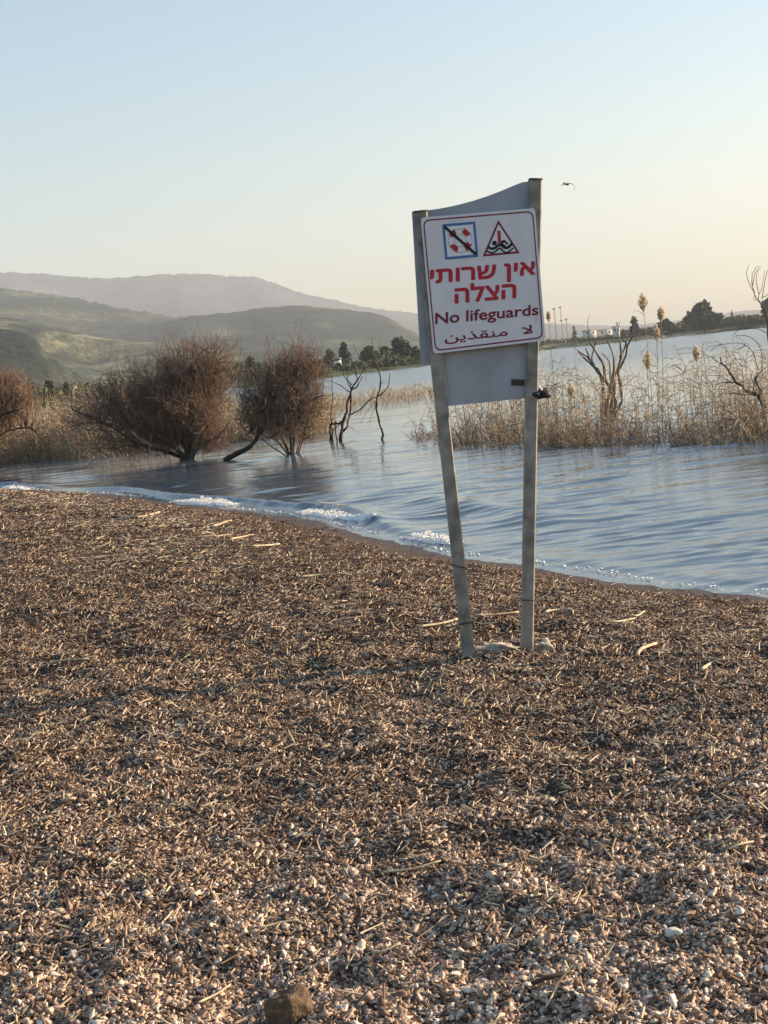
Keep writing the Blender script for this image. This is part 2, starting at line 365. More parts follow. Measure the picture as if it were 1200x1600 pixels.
def ridge(name, prof, D, foot, back, m, amp, fx, z_foot=None, nc=320, crest_n=0.012, shape=1.15):
    pts = np.array([ray(*p) for p in prof]); T = pts[:, 0]; Zr = pts[:, 2]
    t = np.linspace(T.min(), T.max(), nc)
    hz = EYE+np.interp(t, T, Zr)*D
    k = np.hanning(9); k /= k.sum(); hz = np.convolve(np.pad(hz, 4, mode='edge'), k, 'valid')
    cn = crest_n*np.abs(hz).mean()*fbm(t*500*D/7000, t*0+3, 3, 77)
    u = np.concatenate([np.linspace(0, 1, 60), 1+np.linspace(0, 1, 16)[1:]])
    TT, UU = np.meshgrid(t, u, indexing='ij'); HZ = np.repeat(hz[:, None], len(u), 1)
    YY = np.where(UU <= 1, foot+(D-foot)*UU, D+(back-D)*(UU-1))
    zf = land_z(TT, np.full_like(TT, foot))-12 if z_foot is None else np.full_like(TT, z_foot)
    sh = np.where(UU <= 1, UU**shape, 1-(UU-1)**1.5)
    ZZ = zf+(HZ-zf)*sh
    XX = TT*YY
    gul = (1-np.abs(fbm(XX/fx, YY/(fx*2.2), 4, 81)))-0.6
    env = np.where(UU <= 1, np.clip(UU*2.2, 0, 1)*np.clip((1-UU)*5, 0, 1), 0.4*(UU-1))
    ZZ = ZZ+amp*gul*env+cn[:, None]*np.exp(-((UU-1)/0.06)**2)
    idx = np.arange(TT.size).reshape(TT.shape)
    q = np.stack([idx[:-1, :-1], idx[1:, :-1], idx[1:, 1:], idx[:-1, 1:]], -1).reshape(-1, 4)
    return prop(link(name, mesh_np(name, np.stack([XX.ravel(), YY.ravel(), ZZ.ravel()], 1), q, True), m), kind='structure')
ridge('hills', [(-500, 440), (-250, 428), (0, 425), (60, 427), (100, 431), (160, 435), (200, 433), (240, 429), (290, 428), (330, 428), (350, 432), (400, 432), (430, 443), (470, 458),
                (520, 468), (570, 480), (620, 486), (660, 491), (760, 497), (850, 505), (930, 509), (980, 509), (1040, 503), (1110, 494), (1150, 487), (1200, 484), (1300, 474), (1600, 452)],
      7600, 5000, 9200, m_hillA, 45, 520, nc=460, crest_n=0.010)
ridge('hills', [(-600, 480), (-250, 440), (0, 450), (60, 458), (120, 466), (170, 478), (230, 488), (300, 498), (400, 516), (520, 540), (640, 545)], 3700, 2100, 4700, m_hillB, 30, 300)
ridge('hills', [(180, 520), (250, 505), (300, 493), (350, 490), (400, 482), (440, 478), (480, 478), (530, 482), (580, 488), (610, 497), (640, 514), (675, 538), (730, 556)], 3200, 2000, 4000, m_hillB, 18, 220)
ridge('hills', [(-500, 500), (-200, 488), (0, 495), (60, 502), (100, 515), (150, 527), (220, 534), (300, 541), (400, 549), (480, 556), (560, 560)], 2100, 1250, 2600, m_field, 16, 170)
ridge('hills', [(-400, 500), (-100, 502), (0, 513), (40, 518), (56, 530), (70, 548), (100, 572), (130, 590), (155, 606), (180, 612)], 1100, 640, 1450, m_knob, 9, 90, shape=0.9)

# ------------------------------------------------------------------ haze
hz_acc = Acc(); box_acc(hz_acc, (-5650, -120, -4), (5650, 9500, 820))
m_haze = bpy.data.materials.new('haze'); m_haze.use_nodes = True; n = m_haze.node_tree
n.nodes.remove(n.nodes['Principled BSDF']); pv = n.nodes.new('ShaderNodeVolumePrincipled')
pv.inputs['Color'].default_value = (0.84, 0.90, 0.99, 1); pv.inputs['Density'].default_value = 0.00012; pv.inputs['Anisotropy'].default_value = 0.2
n.links.new(pv.outputs[0], n.nodes['Material Output'].inputs['Volume'])
prop(link('haze', hz_acc.mesh('haze'), m_haze), kind='stuff')

# ------------------------------------------------------------------ beach litter: pebbles, chips and reed scraps
def ico(sub):
    t = (1+5**.5)/2
    V = [(-1, t, 0), (1, t, 0), (-1, -t, 0), (1, -t, 0), (0, -1, t), (0, 1, t), (0, -1, -t), (0, 1, -t), (t, 0, -1), (t, 0, 1), (-t, 0, -1), (-t, 0, 1)]
    Fc = [(0, 11, 5), (0, 5, 1), (0, 1, 7), (0, 7, 10), (0, 10, 11), (1, 5, 9), (5, 11, 4), (11, 10, 2), (10, 7, 6), (7, 1, 8), (3, 9, 4), (3, 4, 2), (3, 2, 6), (3, 6, 8), (3, 8, 9), (4, 9, 5), (2, 4, 11), (6, 2, 10), (8, 6, 7), (9, 8, 1)]
    V = [np.array(v)/np.linalg.norm(v) for v in V]
    for _ in range(sub):
        c = {}; NF = []
        def mid(a, b):
            k = (min(a, b), max(a, b))
            if k not in c: m_ = V[a]+V[b]; V.append(m_/np.linalg.norm(m_)); c[k] = len(V)-1
            return c[k]
        for a, b_, d in Fc:
            x, y, z = mid(a, b_), mid(b_, d), mid(d, a); NF += [(a, x, z), (b_, y, x), (d, z, y), (x, y, z)]
        Fc = NF
    return np.array(V), np.array(Fc)
ICO = [ico(0), ico(1), ico(2), ico(3)]
def blobs(acc, P, R, ang, t, lod=0, tilt=0.0, lump=0.18):
    """ellipsoids with axes R (n,3), turned by ang about z and tipped a little"""
    V, Fc = ICO[lod]; n_ = len(P); nv = len(V)
    k = 1+lump*rng.normal(size=(n_, nv, 1)).clip(-1.6, 1.6)
    W = V[None]*k*R[:, None, :]
    tl = tilt*rng.normal(size=n_); ct, st = np.cos(tl)[:, None], np.sin(tl)[:, None]
    x, z = W[..., 0]*ct-W[..., 2]*st, W[..., 0]*st+W[..., 2]*ct
    c, s_ = np.cos(ang)[:, None], np.sin(ang)[:, None]
    Q = np.stack([x*c-W[..., 1]*s_, x*s_+W[..., 1]*c, z], -1)+P[:, None, :]
    acc.add(Q.reshape(-1, 3), (Fc[None]+(np.arange(n_)*nv)[:, None, None]).reshape(-1, 3), np.repeat(t, nv))
def scatter(y0, y1, dens, margin=0.5):
    hw = 0.275*y1+margin; n_ = int(dens*(y1-y0)*2*hw)
    y = rng.uniform(y0, y1, n_); x = rng.uniform(-hw, hw, n_)
    k = (np.abs(x-0.02*y) < 0.272*y+margin); x, y = x[k], y[k]
    s_ = shore_s(x, y)+shore_wobble(x, y)
    k = (s_ > 0.12) & (rng.random(len(x)) < np.clip((s_-0.40)/1.1, 0.02, 1)); x, y, s_ = x[k], y[k], s_[k]
    return x, y, s_
peb = Acc(); chip = Acc()
def litter(y0, y1, dens, lod):
    x, y, s_ = scatter(y0, y1, dens)
    z = beach_z(x, y)
    patch = vnoise(x*1.7, y*0.9, 91)+0.6*vnoise(x*5, y*4, 92)
    fp = np.interp(y, [3, 4.6, 6.5, 9, 13, 24], [0.92, 0.82, 0.60, 0.32, 0.16, 0.08]); bias = np.interp(y, [3, 4.5, 6, 8, 10, 14, 40], [-0.03, 0.02, 0.10, 0.18, 0.25, 0.30, 0.32])
    rmin = np.interp(y, [3, 8, 14, 24, 40], [0.0019, 0.0024, 0.0038, 0.0056, 0.009]); rmed = np.interp(y, [3, 8, 14, 24, 40], [0.0029, 0.0032, 0.0040, 0.0052, 0.010])
    isp = rng.random(len(x)) < np.clip(fp+0.09*patch, 0.05, 0.95)
    n_ = isp.sum(); r = np.minimum(rmin[isp]+rmed[isp]*rng.gamma(1.7, 0.55, n_), rmin[isp]+rmed[isp]*3.6)
    R = np.stack([r*rng.uniform(0.9, 1.8, n_), r*rng.uniform(0.6, 1.05, n_), r*rng.uniform(0.35, 0.8, n_)], 1)
    t = np.clip(rng.beta(1.15, 1.55, n_)+0.05*patch[isp]-bias[isp], 0, 1)
    blobs(peb, np.stack([x[isp], y[isp], z[isp]+R[:, 2]*rng.uniform(0.1, 1.0, n_)], 1), R, rng.uniform(0, pi, n_), t, lod, 0.6, 0.30)
    c = ~isp; n_ = c.sum(); L = np.clip(rmin[c]*2.2+0.0115*rng.gamma(1.0, 0.9, n_), 0, 0.070)*(1+0.03*y[c]); w_ = np.clip(L*rng.uniform(0.08, 0.22, n_), 0.0010, 0.0030)*(1+0.04*y[c])
    a = rng.uniform(0, pi, n_); tl = np.abs(rng.normal(size=n_))*0.30
    d = np.stack([np.cos(a)*np.cos(tl), np.sin(a)*np.cos(tl), np.sin(tl)], 1)*L[:, None]
    p = np.stack([x[c], y[c], z[c]+w_*rng.uniform(0.4, 1.4, n_)+0.003], 1)
    tubes(chip, p-d*[.5, .5, .1], p+d*[.5, .5, .9], w_, w_*rng.uniform(0.4, 1, n_), 4, np.where(rng.random(n_) < np.interp(y[c], [4, 9, 20], [0.20, 0.15, 0.12]), rng.uniform(0.62, 1.0, n_), np.clip(rng.beta(1.6, 2.6, n_)+0.06*patch[c]-bias[c]*0.6, 0, 1)))
litter(3.0, 4.8, 21000, 1)
litter(4.8, 8.6, 13500, 0)
litter(8.6, 14, 5600, 0)
litter(14, 24, 1700, 0)
litter(24, 41, 420, 0)
# a wrack line of longer straws left by high water
x, y, s_ = scatter(7.5, 40, 150); k = np.exp(-((s_-2.6-0.7*vnoise(x*0.5, y*0.3, 95))/0.9)**2)*np.clip(0.5+vnoise(x*1.1, y*0.5, 96), 0.05, 1) > rng.random(len(x)); x, y = x[k], y[k]; n_ = len(x)
L = np.clip(rng.gamma(2.0, 0.035, n_), 0.03, 0.24)*np.interp(y, [7, 30], [0.8, 1.8]); a = rng.normal(size=n_)*0.75-0.3
d = np.stack([np.cos(a), np.sin(a), rng.normal(size=n_)*0.10], 1)*L[:, None]; p = np.stack([x, y, beach_z(x, y)+0.012], 1); w_ = np.interp(y, [7, 30], [0.0028, 0.0075])*rng.uniform(0.6, 1.3, n_)
tubes(chip, p-d/2, p+d*0.1, w_, w_, 4, np.clip(rng.normal(0.85, 0.15, n_), 0, 1)); tubes(chip, p+d*0.1, p+d*0.5+rng.normal(size=(n_, 3))*L[:, None]*[.12, .12, .02], w_, w_*0.7, 4, np.clip(rng.normal(0.85, 0.15, n_), 0, 1))
m_peb = mat('pebbles', None, 0.75, [(0.0, (0.075, 0.046, 0.032)), (0.25, (0.24, 0.155, 0.105)), (0.5, (0.44, 0.315, 0.230)), (0.75, (0.67, 0.52, 0.39)), (1.0, (0.84, 0.74, 0.60))], noise=(180, 0.25))
m_chip = mat('reed chips', None, 0.85, [(0.0, (0.055, 0.034, 0.024)), (0.35, (0.18, 0.115, 0.078)), (0.65, (0.46, 0.335, 0.215)), (1.0, (0.76, 0.62, 0.42))], noise=(120, 0.2))
prop(link('pebbles', peb.mesh('pebbles', True), m_peb), 'layer of small beige, grey and brown pebbles covering the beach', 'pebbles', kind='stuff')
prop(link('plant_litter', chip.mesh('plant_litter'), m_chip), 'broken brown reed and wood scraps strewn over the beach', 'plant litter', kind='stuff')

# individually visible sticks
m_stick = mat('dry stick', (0.52, 0.42, 0.28), 0.7, noise=(30, 0.25))
def stick(pts, w_, label, lift=0.015):
    P = [ground_hit(*p)+np.array([0, 0, lift]) for p in pts]
    for i in range(len(P)): P[i][2] += 0.015*rng.random()
    a = Acc(); w_ *= 0.7; limb(a, P, w_, w_*0.7, 6, sub=3, knob=0.08)
    prop(link('stick', a.mesh('stick', True), m_stick), label, 'stick', 'bleached sticks washed up on the beach')
STK = [
 ([(996, 1033), (1003, 1022), (1026, 1011)], .016, 'pale bent stick on dark ground to the right of the sign posts'),
 ([(1096, 1051), (1112, 1041), (1132, 1036)], .014, 'pale forked-looking stick farthest right on the dark gravel, beyond the bent one'),
 ([(853, 963), (862, 960), (892, 957), (896, 966)], .013, 'yellowish stick with a curled end just right of the right sign post'),
 ([(183, 808), (215, 810), (250, 803)], .022, 'long pale stick lying level near the left water edge'),
 ([(333, 825), (346, 820), (362, 815)], .020, 'short crooked pale stick below the leftmost foam crest'),
 ([(392, 857), (420, 855), (437, 853)], .019, 'straight pale stick on the upper beach below the middle foam crest'),
 ([(360, 845), (380, 842), (396, 838)], .015, 'thin tan stick just above the straight pale stick on the upper beach'),
 ([(652, 985), (690, 978), (715, 973)], .014, 'pale stick lying just left of the left sign post'),
 ([(742, 968), (775, 964), (812, 962)], .011, 'thin pale stick lying between the two sign posts'),
 ([(936, 977), (965, 976), (992, 970)], .009, 'thin brown stick right of the yellowish stick with a curled end'),
 ([(985, 968), (996, 966), (1008, 960)], .010, 'small pale stick above the bent stick, nearer the water'),
 ([(600, 1372), (645, 1366), (690, 1358)], .006, 'slender tan stick in the middle of the near pebbles'),
 ([(583, 1499), (600, 1496), (627, 1489)], .006, 'short round tan stick near the bottom right of the half buried rock'),
 ([(833, 1547), (862, 1543), (896, 1538)], .009, 'dark brown stick half sunk in the near pebbles'),
 ([(405, 1462), (440, 1455), (468, 1452)], .005, 'faint tan twig lying across pebbles above the half buried rock'),
 ([(312, 1580), (340, 1566), (362, 1555)], .005, 'slanting tan twig left of the half buried rock'),
 ([(1145, 1335), (1160, 1332), (1178, 1326)], .006, 'pale curved stick at the right edge of the near pebbles'),
 ([(15, 1448), (30, 1440), (40, 1432)], .006, 'short pale slanting stick at the left edge of the near pebbles'),
 ([(60, 1048), (90, 1040), (140, 1036)], .008, 'thin yellow stem on the gravel at the left, level with the sign foot'),
 ([(470, 905), (500, 902), (545, 899)], .013, 'long tan stick on the upper beach left of the sign'),
]
for a_, b_, c_ in STK: stick(a_, b_, c_)
bpy.data.objects['stick.013'].data.materials[0] = mat('dark stick', (0.06, 0.042, 0.03), 0.8, noise=(40, 0.3))

def rock(name, px, size, m, label, lod=3, sink=0.35, rough=0.16, rot=0.0, smooth=True):
    P = ground_hit(*px); V, Fc = ICO[lod]
    n3 = fbm(V[:, 0]*1.7+V[:, 2]*1.3+5*size[0]*10, V[:, 1]*1.7+V[:, 2], 3, 5)[:, None]
    W = np.sign(V)*np.abs(V)**0.8*(1+rough*n3)*np.array(size)
    c, s_ = cos(rot), sin(rot); W = np.stack([W[:, 0]*c-W[:, 1]*s_, W[:, 0]*s_+W[:, 1]*c, W[:, 2]], 1)
    o = link(name, mesh_np(name, W, Fc, smooth), m); o.location = (P[0], P[1], P[2]+size[2]*(1-2*sink))
    return prop(o, label, 'rock')
m_rock = mat('brown stone', (0.17, 0.115, 0.075), 0.85, noise=(25, 0.35), bump=0.5)
m_white = mat('white stone', (0.62, 0.58, 0.50), 0.7, noise=(40, 0.12), bump=0.2)
m_dark = mat('dark stone', (0.06, 0.042, 0.034), 0.85, noise=(30, 0.3), bump=0.4)
rock('rock', (457, 1602), (.055, .045, .060), mat('dark brown stone', (0.12, 0.08, 0.05), 0.9, noise=(45, 0.45), bump=0.9), 'brown angular rock half buried in pebbles, cut by the bottom of the view', sink=0.2, rough=0.17, rot=0.6, smooth=False)
rock('stone', (1054, 1464), (.023, .017, .013), m_white, 'smooth white egg-shaped stone among the near pebbles', lod=2, sink=0.1)
rock('stone', (881, 977), (.028, .026, .022), m_dark, 'small dark brown stone right of the sign posts', lod=2, sink=0.2)

# ------------------------------------------------------------------ the warning sign
YS = 8.05
foot = at_y(778, 1025, YS)
sign = empty('warning_sign', (foot[0], YS, float(beach_z(np.array([foot[0]]), np.array([YS]))[0])), 'white trilingual no lifeguards board on a grey metal panel between two leaning posts', 'sign')
m_post = mat('galvanised post', (0.25, 0.225, 0.195), 0.6, noise=(13, 0.40), bump=0.25, metal=0.15)
m_panel = mat('grey panel', (0.33, 0.335, 0.365), 0.6, noise=(6, 0.14))
def stain(m, col, scale, lo, hi, stretch=(1, 1, 1)):
    n = m.node_tree; b = n.nodes['Principled BSDF']; src = b.inputs['Base Color'].links[0].from_socket
    g = n.nodes.new('ShaderNodeNewGeometry'); mp = n.nodes.new('ShaderNodeMapping'); mp.inputs['Scale'].default_value = stretch; n.links.new(g.outputs['Position'], mp.inputs['Vector'])
    z = n.nodes.new('ShaderNodeTexNoise'); z.inputs['Scale'].default_value = scale; z.inputs['Detail'].default_value = 7; z.inputs['Roughness'].default_value = 0.65; n.links.new(mp.outputs[0], z.inputs['Vector'])
    r = n.nodes.new('ShaderNodeMapRange'); r.inputs[1].default_value = lo; r.inputs[2].default_value = hi; r.inputs[4].default_value = 0.85; n.links.new(z.outputs[0], r.inputs[0])
    x = n.nodes.new('ShaderNodeMix'); x.data_type = 'RGBA'; n.links.new(r.outputs[0], x.inputs[0]); n.links.new(src, x.inputs[6]); x.inputs[7].default_value = (*col, 1); n.links.new(x.outputs[2], b.inputs['Base Color'])
stain(m_post, (0.16, 0.105, 0.07), 9, 0.62, 0.78, (1, 1, 0.35)); stain(m_panel, (0.22, 0.20, 0.185), 7, 0.58, 0.74, (1, 1, 0.25))
m_cap = mat('dark band', (0.06, 0.055, 0.05), 0.7, noise=(20, 0.2))
def post(pt, pb, wpx):
    top = at_y(*pt, YS); bot = at_y(*pb, YS); bot = bot+(bot-top)/np.linalg.norm(bot-top)*0.35
    hw = wpx/(F/YS)/2; d = (top-bot)/np.linalg.norm(top-bot); rt = np.array([d[2], 0, -d[0]]); fy = np.array([0, 1.0, 0])
    ring = []
    bev = 0.006; hd = 0.034
    prof = [(-hw+bev, -hd), (hw-bev, -hd), (hw, -hd+bev), (hw, hd-bev), (hw-bev, hd), (-hw+bev, hd), (-hw, hd-bev), (-hw, -hd+bev)]
    N = 30; V = []; Fq = []
    for i in range(N+1):
        u = i/N; dent = 0.0*rng.normal(); c = bot+(top-bot)*u+rt*dent
        for a, b_ in prof: V.append(c+rt*a+fy*b_)
    for i in range(N):
        for k in range(8): Fq.append([i*8+k, i*8+(k+1) % 8, (i+1)*8+(k+1) % 8, (i+1)*8+k])
    a = Acc(); a.add(V, Fq); o = link('post', a.mesh('post'), m_post, sign)
    o.data.polygons.foreach_set('use_smooth', np.zeros(len(o.data.polygons), bool))
    # folded cap closing the tube
    a = Acc(); e_ = [top+rt*sx*(hw+0.002)+fy*sy*(hd+0.002)+d*sz for sz in (-0.004, 0.005) for sx, sy in ((-1, -1), (1, -1), (1, 1), (-1, 1))]
    a.add(e_, [[0, 3, 2, 1], [4, 5, 6, 7], [0, 1, 5, 4], [1, 2, 6, 5], [2, 3, 7, 6], [3, 0, 4, 7]])
    link('post_cap', a.mesh('post_cap'), m_cap, o)
    return bot, top, rt, hw, hd, o
pl = post((657, 331), (732.5, 1025), 20)
pr = post((836.5, 281), (823, 1025), 19)
def band(p, py_frac, w_, tilt=0.0):
    bot, top, rt, hw, hd, o = p; c = top+(bot+(top-bot)*0.0-top)*py_frac; d = (top-bot)/np.linalg.norm(top-bot); fy = np.array([0, 1.0, 0])
    e_ = [c+rt*sx*(hw+0.003)+fy*sy*(hd+0.003)+d*(sz+tilt*sx) for sz in (-w_, w_) for sx, sy in ((-1, -1), (1, -1), (1, 1), (-1, 1))]
    a = Acc(); a.add(e_, [[0, 3, 2, 1], [4, 5, 6, 7], [0, 1, 5, 4], [1, 2, 6, 5], [2, 3, 7, 6], [3, 0, 4, 7]])
    link('wire_band', a.mesh('wire_band'), m_cap, o)
def frac(p, py):   # fraction from the top at which a post passes pixel row py
    return min(range(400), key=lambda i: abs(np.dot(pix(p[1]+(p[0]-p[1])*i/399.), [0, 1])-py))/399.
def pix(P):
    v = np.array(P)-np.array([0, 0, EYE]); k = F/(v@fw); return np.array([600+(v@cx)*k, 800-(v@cy)*k])
band(pl, frac(pl, 884), 0.003, -0.012); band(pl, frac(pl, 973), 0.005, 0.002); band(pr, frac(pr, 1018), 0.018, 0.004); band(pr, frac(pr, 936), 0.003)
def plate(name, px, y0, y1, m, parent, mt=None):
    P = np.array([at_y(*p, YS+y0) for p in px]); n_ = len(P)
    Q = P.copy(); Q[:, 1] = YS+y1
    me_ = bpy.data.meshes.new(name); me_.from_pydata([tuple(v) for v in np.concatenate([P, Q])], [], [list(range(n_)), list(range(2*n_-1, n_-1, -1))]+[[(i+1) % n_, i, n_+i, n_+(i+1) % n_] for i in range(n_)])
    import bmesh
    bm = bmesh.new(); bm.from_mesh(me_); bmesh.ops.recalc_face_normals(bm, faces=bm.faces); bm.to_mesh(me_); bm.free()
    return link(name, me_, m, parent)
curve = [(651, 329.5), (662, 329), (680, 327), (700, 323.5), (720, 319), (740, 313.5), (760, 307), (780, 299.5), (800, 291), (815, 285), (829, 283)]
plate('back_panel', [(643.5, 331)]+curve+[(829, 300), (823, 622), (700, 634.5), (692, 572), (676, 569), (657.5, 570)], 0.000, 0.004, m_panel, sign)
plate('bracket', [(799, 592.5), (819, 593), (819, 603), (799, 602)], -0.006, -0.001, m_cap, sign)
board_px = [(657, 340), (836, 325), (852.5, 532), (677, 553)]
def rounded(c, r, n_=6):
    out = []
    for i in range(4):
        p0 = np.array(c[i-1]); p1 = np.array(c[i]); p2 = np.array(c[(i+1) % 4])
        a = p1+(p0-p1)/np.linalg.norm(p0-p1)*r; b_ = p1+(p2-p1)/np.linalg.norm(p2-p1)*r
        for k in range(n_+1): u = k/n_; out.append(tuple((1-u)**2*a+2*u*(1-u)*p1+u*u*b_))
    return out
m_board = mat('white board', (0.68, 0.64, 0.655), 0.45, noise=(7, 0.07))
stain(m_board, (0.40, 0.35, 0.31), 16, 0.62, 0.76, (1, 1, 0.4))
FB = -0.047
board = plate('board', rounded(board_px, 6), FB, FB+0.004, m_board, sign)
m_red = mat('red print', (0.45, 0.020, 0.036), 0.5); m_maroon = mat('dark red print', (0.20, 0.014, 0.035), 0.5)
m_blue = mat('blue print', (0.055, 0.15, 0.36), 0.5); m_black = mat('black print', (0.008, 0.010, 0.018), 0.5)
m_pale = mat('white print', (0.74, 0.73, 0.74), 0.5); m_grey = mat('grey print', (0.33, 0.35, 0.40), 0.5)
def flat(name, polys, m, layer=1):
    V = []; Fc = []
    for poly in polys:
        i = len(V); V += [tuple(at_y(*p, YS+FB-0.0012*layer)) for p in poly]; Fc.append(list(range(i, i+len(poly))))
    me_ = bpy.data.meshes.new(name); me_.from_pydata(V, [], Fc); return link(name, me_, m, board)
def ringpoly(a, b_):
    n_ = len(a); return [[a[i], a[(i+1) % n_], b_[(i+1) % n_], b_[i]] for i in range(n_)]
def lerp4(c, f):   # shrink a quad towards its centre by f px
    cc = np.mean(np.array(c), 0); return [tuple(np.array(p)+(cc-np.array(p))/np.linalg.norm(cc-np.array(p))*f) for p in c]
flat('border', ringpoly(rounded(lerp4(board_px, 5.2), 11), rounded(lerp4(board_px, 8), 9.5)), m_maroon)
z2 = lambda X, Y: (650+X/5.714, 320+Y/5.714)
z5 = lambda X, Y: (680+X/8.571, 340+Y/8.571)
sq = [z2(234, 174), z2(527, 149), z2(556, 464), z2(262, 489)]; sqi = lerp4(sq, 5.3)
flat('picture_ground', [sqi], m_pale); flat('picture_frame', ringpoly(sq, sqi), m_blue, 2)
def thick(pts, w_):
    P = np.array(pts, float); T = np.gradient(P, axis=0); T /= np.linalg.norm(T, axis=1, keepdims=True); N_ = np.stack([-T[:, 1], T[:, 0]], 1)*w_/2
    return [[tuple(P[i]+N_[i]), tuple(P[i+1]+N_[i+1]), tuple(P[i+1]-N_[i+1]), tuple(P[i]-N_[i])] for i in range(len(P)-1)]
def circ(c, r, n_=28): return [(c[0]+r*cos(2*pi*k/n_), c[1]+r*sin(2*pi*k/n_)) for k in range(n_)]
cc = z5(336, 308)
flat('lifebuoy', ringpoly(circ(cc, 19.0), circ(cc, 18.1))+ringpoly(circ(cc, 9.8), circ(cc, 9.0)), m_grey, 2)
for q in ([(250, 150), (290, 215), (230, 270), (180, 222)], [(395, 140), (480, 215), (420, 255), (358, 195)], [(247, 350), (312, 402), (290, 470), (188, 380)], [(428, 322), (490, 370), (430, 455), (384, 390)]): flat('lifebuoy_stripe', [[z5(*p) for p in q]], m_red, 3)
flat('slash', thick([z5(120, 118), z5(548, 492)], 4.2), m_black, 4)
tri = [z5(845, 33), z5(1131, 474), z5(637, 521)]
tc = np.mean(np.array(tri), 0); trii = [tuple(tc+(np.array(p)-tc)*0.83) for p in tri]
flat('triangle_ground', [trii], m_pale, 1); flat('warning_triangle', ringpoly(tri, trii), m_maroon, 2)
flat('swimmer_arm', [[z5(*p) for p in ((830, 178), (874, 172), (884, 372), (846, 380))]], m_red, 3)
flat('swimmer', [circ(z5(795, 341), 3.8)]+[[z5(*p) for p in ((884, 312), (925, 294), (982, 348), (966, 364), (924, 330), (904, 344), (955, 385), (930, 400), (884, 368))]], m_black, 3)
def wave_pts(lst): return [tuple(q) for q in smooth_path(np.array([(*z5(*p), 0) for p in lst]), 5)[:, :2]]
flat('wave', thick(wave_pts([(700, 384), (735, 408), (775, 415), (815, 395), (850, 368), (884, 368), (925, 398), (965, 404), (1000, 380), (1030, 345)]), 4.0)+
     thick(wave_pts([(690, 445), (725, 462), (765, 472), (810, 450), (862, 408), (900, 440), (945, 468), (985, 455), (1045, 405)]), 2.4), m_black, 4)
from mathutils.geometry import delaunay_2d_cdt
def glyph_mesh(body):
    """outlines of a text line, filled by winding number so overlapping strokes stay solid"""
    c_ = bpy.data.curves.new('line', 'FONT'); c_.body = body; c_.fill_mode = 'NONE'; c_.resolution_u = 5
    o = bpy.data.objects.new('line', c_); C.objects.link(o); dg = bpy.context.evaluated_depsgraph_get(); dg.update()
    me_ = bpy.data.meshes.new_from_object(o.evaluated_get(dg)); bpy.data.objects.remove(o)
    co = np.array([v.co[:2] for v in me_.vertices]); ed = [tuple(e.vertices) for e in me_.edges]; bpy.data.meshes.remove(me_)
    ed = [(i, j) if abs(i-j) == 1 and j > i or (i-j) > 1 else (j, i) for i, j in ed]   # keep the outline's own direction
    V, E_, Fc, *_r = delaunay_2d_cdt([Vector(p) for p in co], ed, [], 0, 1e-6)
    V = np.array([v[:] for v in V]); Fc = np.array(Fc); ctr = V[Fc].mean(1)
    A = co[[i for i, j in ed]]; B = co[[j for i, j in ed]]; wn = np.zeros(len(ctr))
    for a_, b_ in zip(A, B):
        sd = (b_[0]-a_[0])*(ctr[:, 1]-a_[1])-(ctr[:, 0]-a_[0])*(b_[1]-a_[1])
        wn += ((a_[1] <= ctr[:, 1]) & (b_[1] > ctr[:, 1]) & (sd > 0)).astype(int)-((a_[1] > ctr[:, 1]) & (b_[1] <= ctr[:, 1]) & (sd < 0)).astype(int)
    return V, Fc[np.abs(wn) > 0.5]
def text(name, body, ref, quad, m, off=0.0):
    v, tri_ = glyph_mesh(body); hr = glyph_mesh(ref)[0][:, 1].max()
    x0, x1 = v[:, 0].min(), v[:, 0].max(); TL, TR, BR, BL = [np.array(q) for q in quad]; co = []
    for q in v:
        u = (q[0]-x0)/(x1-x0); w_ = q[1]/hr; p = (BL*(1-u)+BR*u)*(1-w_)+(TL*(1-u)+TR*u)*w_; co.append(at_y(p[0], p[1], YS+FB-0.0013))
    co = np.array(co); V = []; Fc = []; px1 = YS/F
    for k, (dx, dz) in enumerate(((0, 0), (1, 0), (-1, 0), (0, 1), (0, -1), (.7, .7), (-.7, -.7), (.7, -.7), (-.7, .7))):   # printed weight
        Fc += [[int(i)+len(V) for i in p] for p in tri_]; V += [tuple(q+np.array([dx*off*px1, -0.00006*k, dz*off*px1])) for q in co]
    me_ = bpy.data.meshes.new(name); me_.from_pydata(V, [], Fc)
    return link(name, me_, m, board)
text('lettering', '\u05d0\u05d9\u05df \u05e9\u05e8\u05d5\u05ea\u05d9'[::-1], '\u05d4', [z2(133, 586), z2(1060, 508), z2(1060, 618), z2(133, 700)], m_red, 1.15)
text('lettering', '\u05d4\u05e6\u05dc\u05d4'[::-1], '\u05d4', [z2(350, 752), z2(890, 708), z2(888, 828), z2(352, 876)], m_red, 1.15)
text('lettering', 'No lifeguards', 'N', [z2(175, 968), z2(1090, 890), z2(1090, 980), z2(175, 1064)], m_maroon, 0.5)
text('lettering', '\ufee6\ufef3\ufeac\ufed8\ufee8\ufee3  \ufefb', '\ufefb', [z2(258, 1150), z2(1040, 1070), z2(1040, 1146), z2(258, 1222)], m_maroon, 0.35)
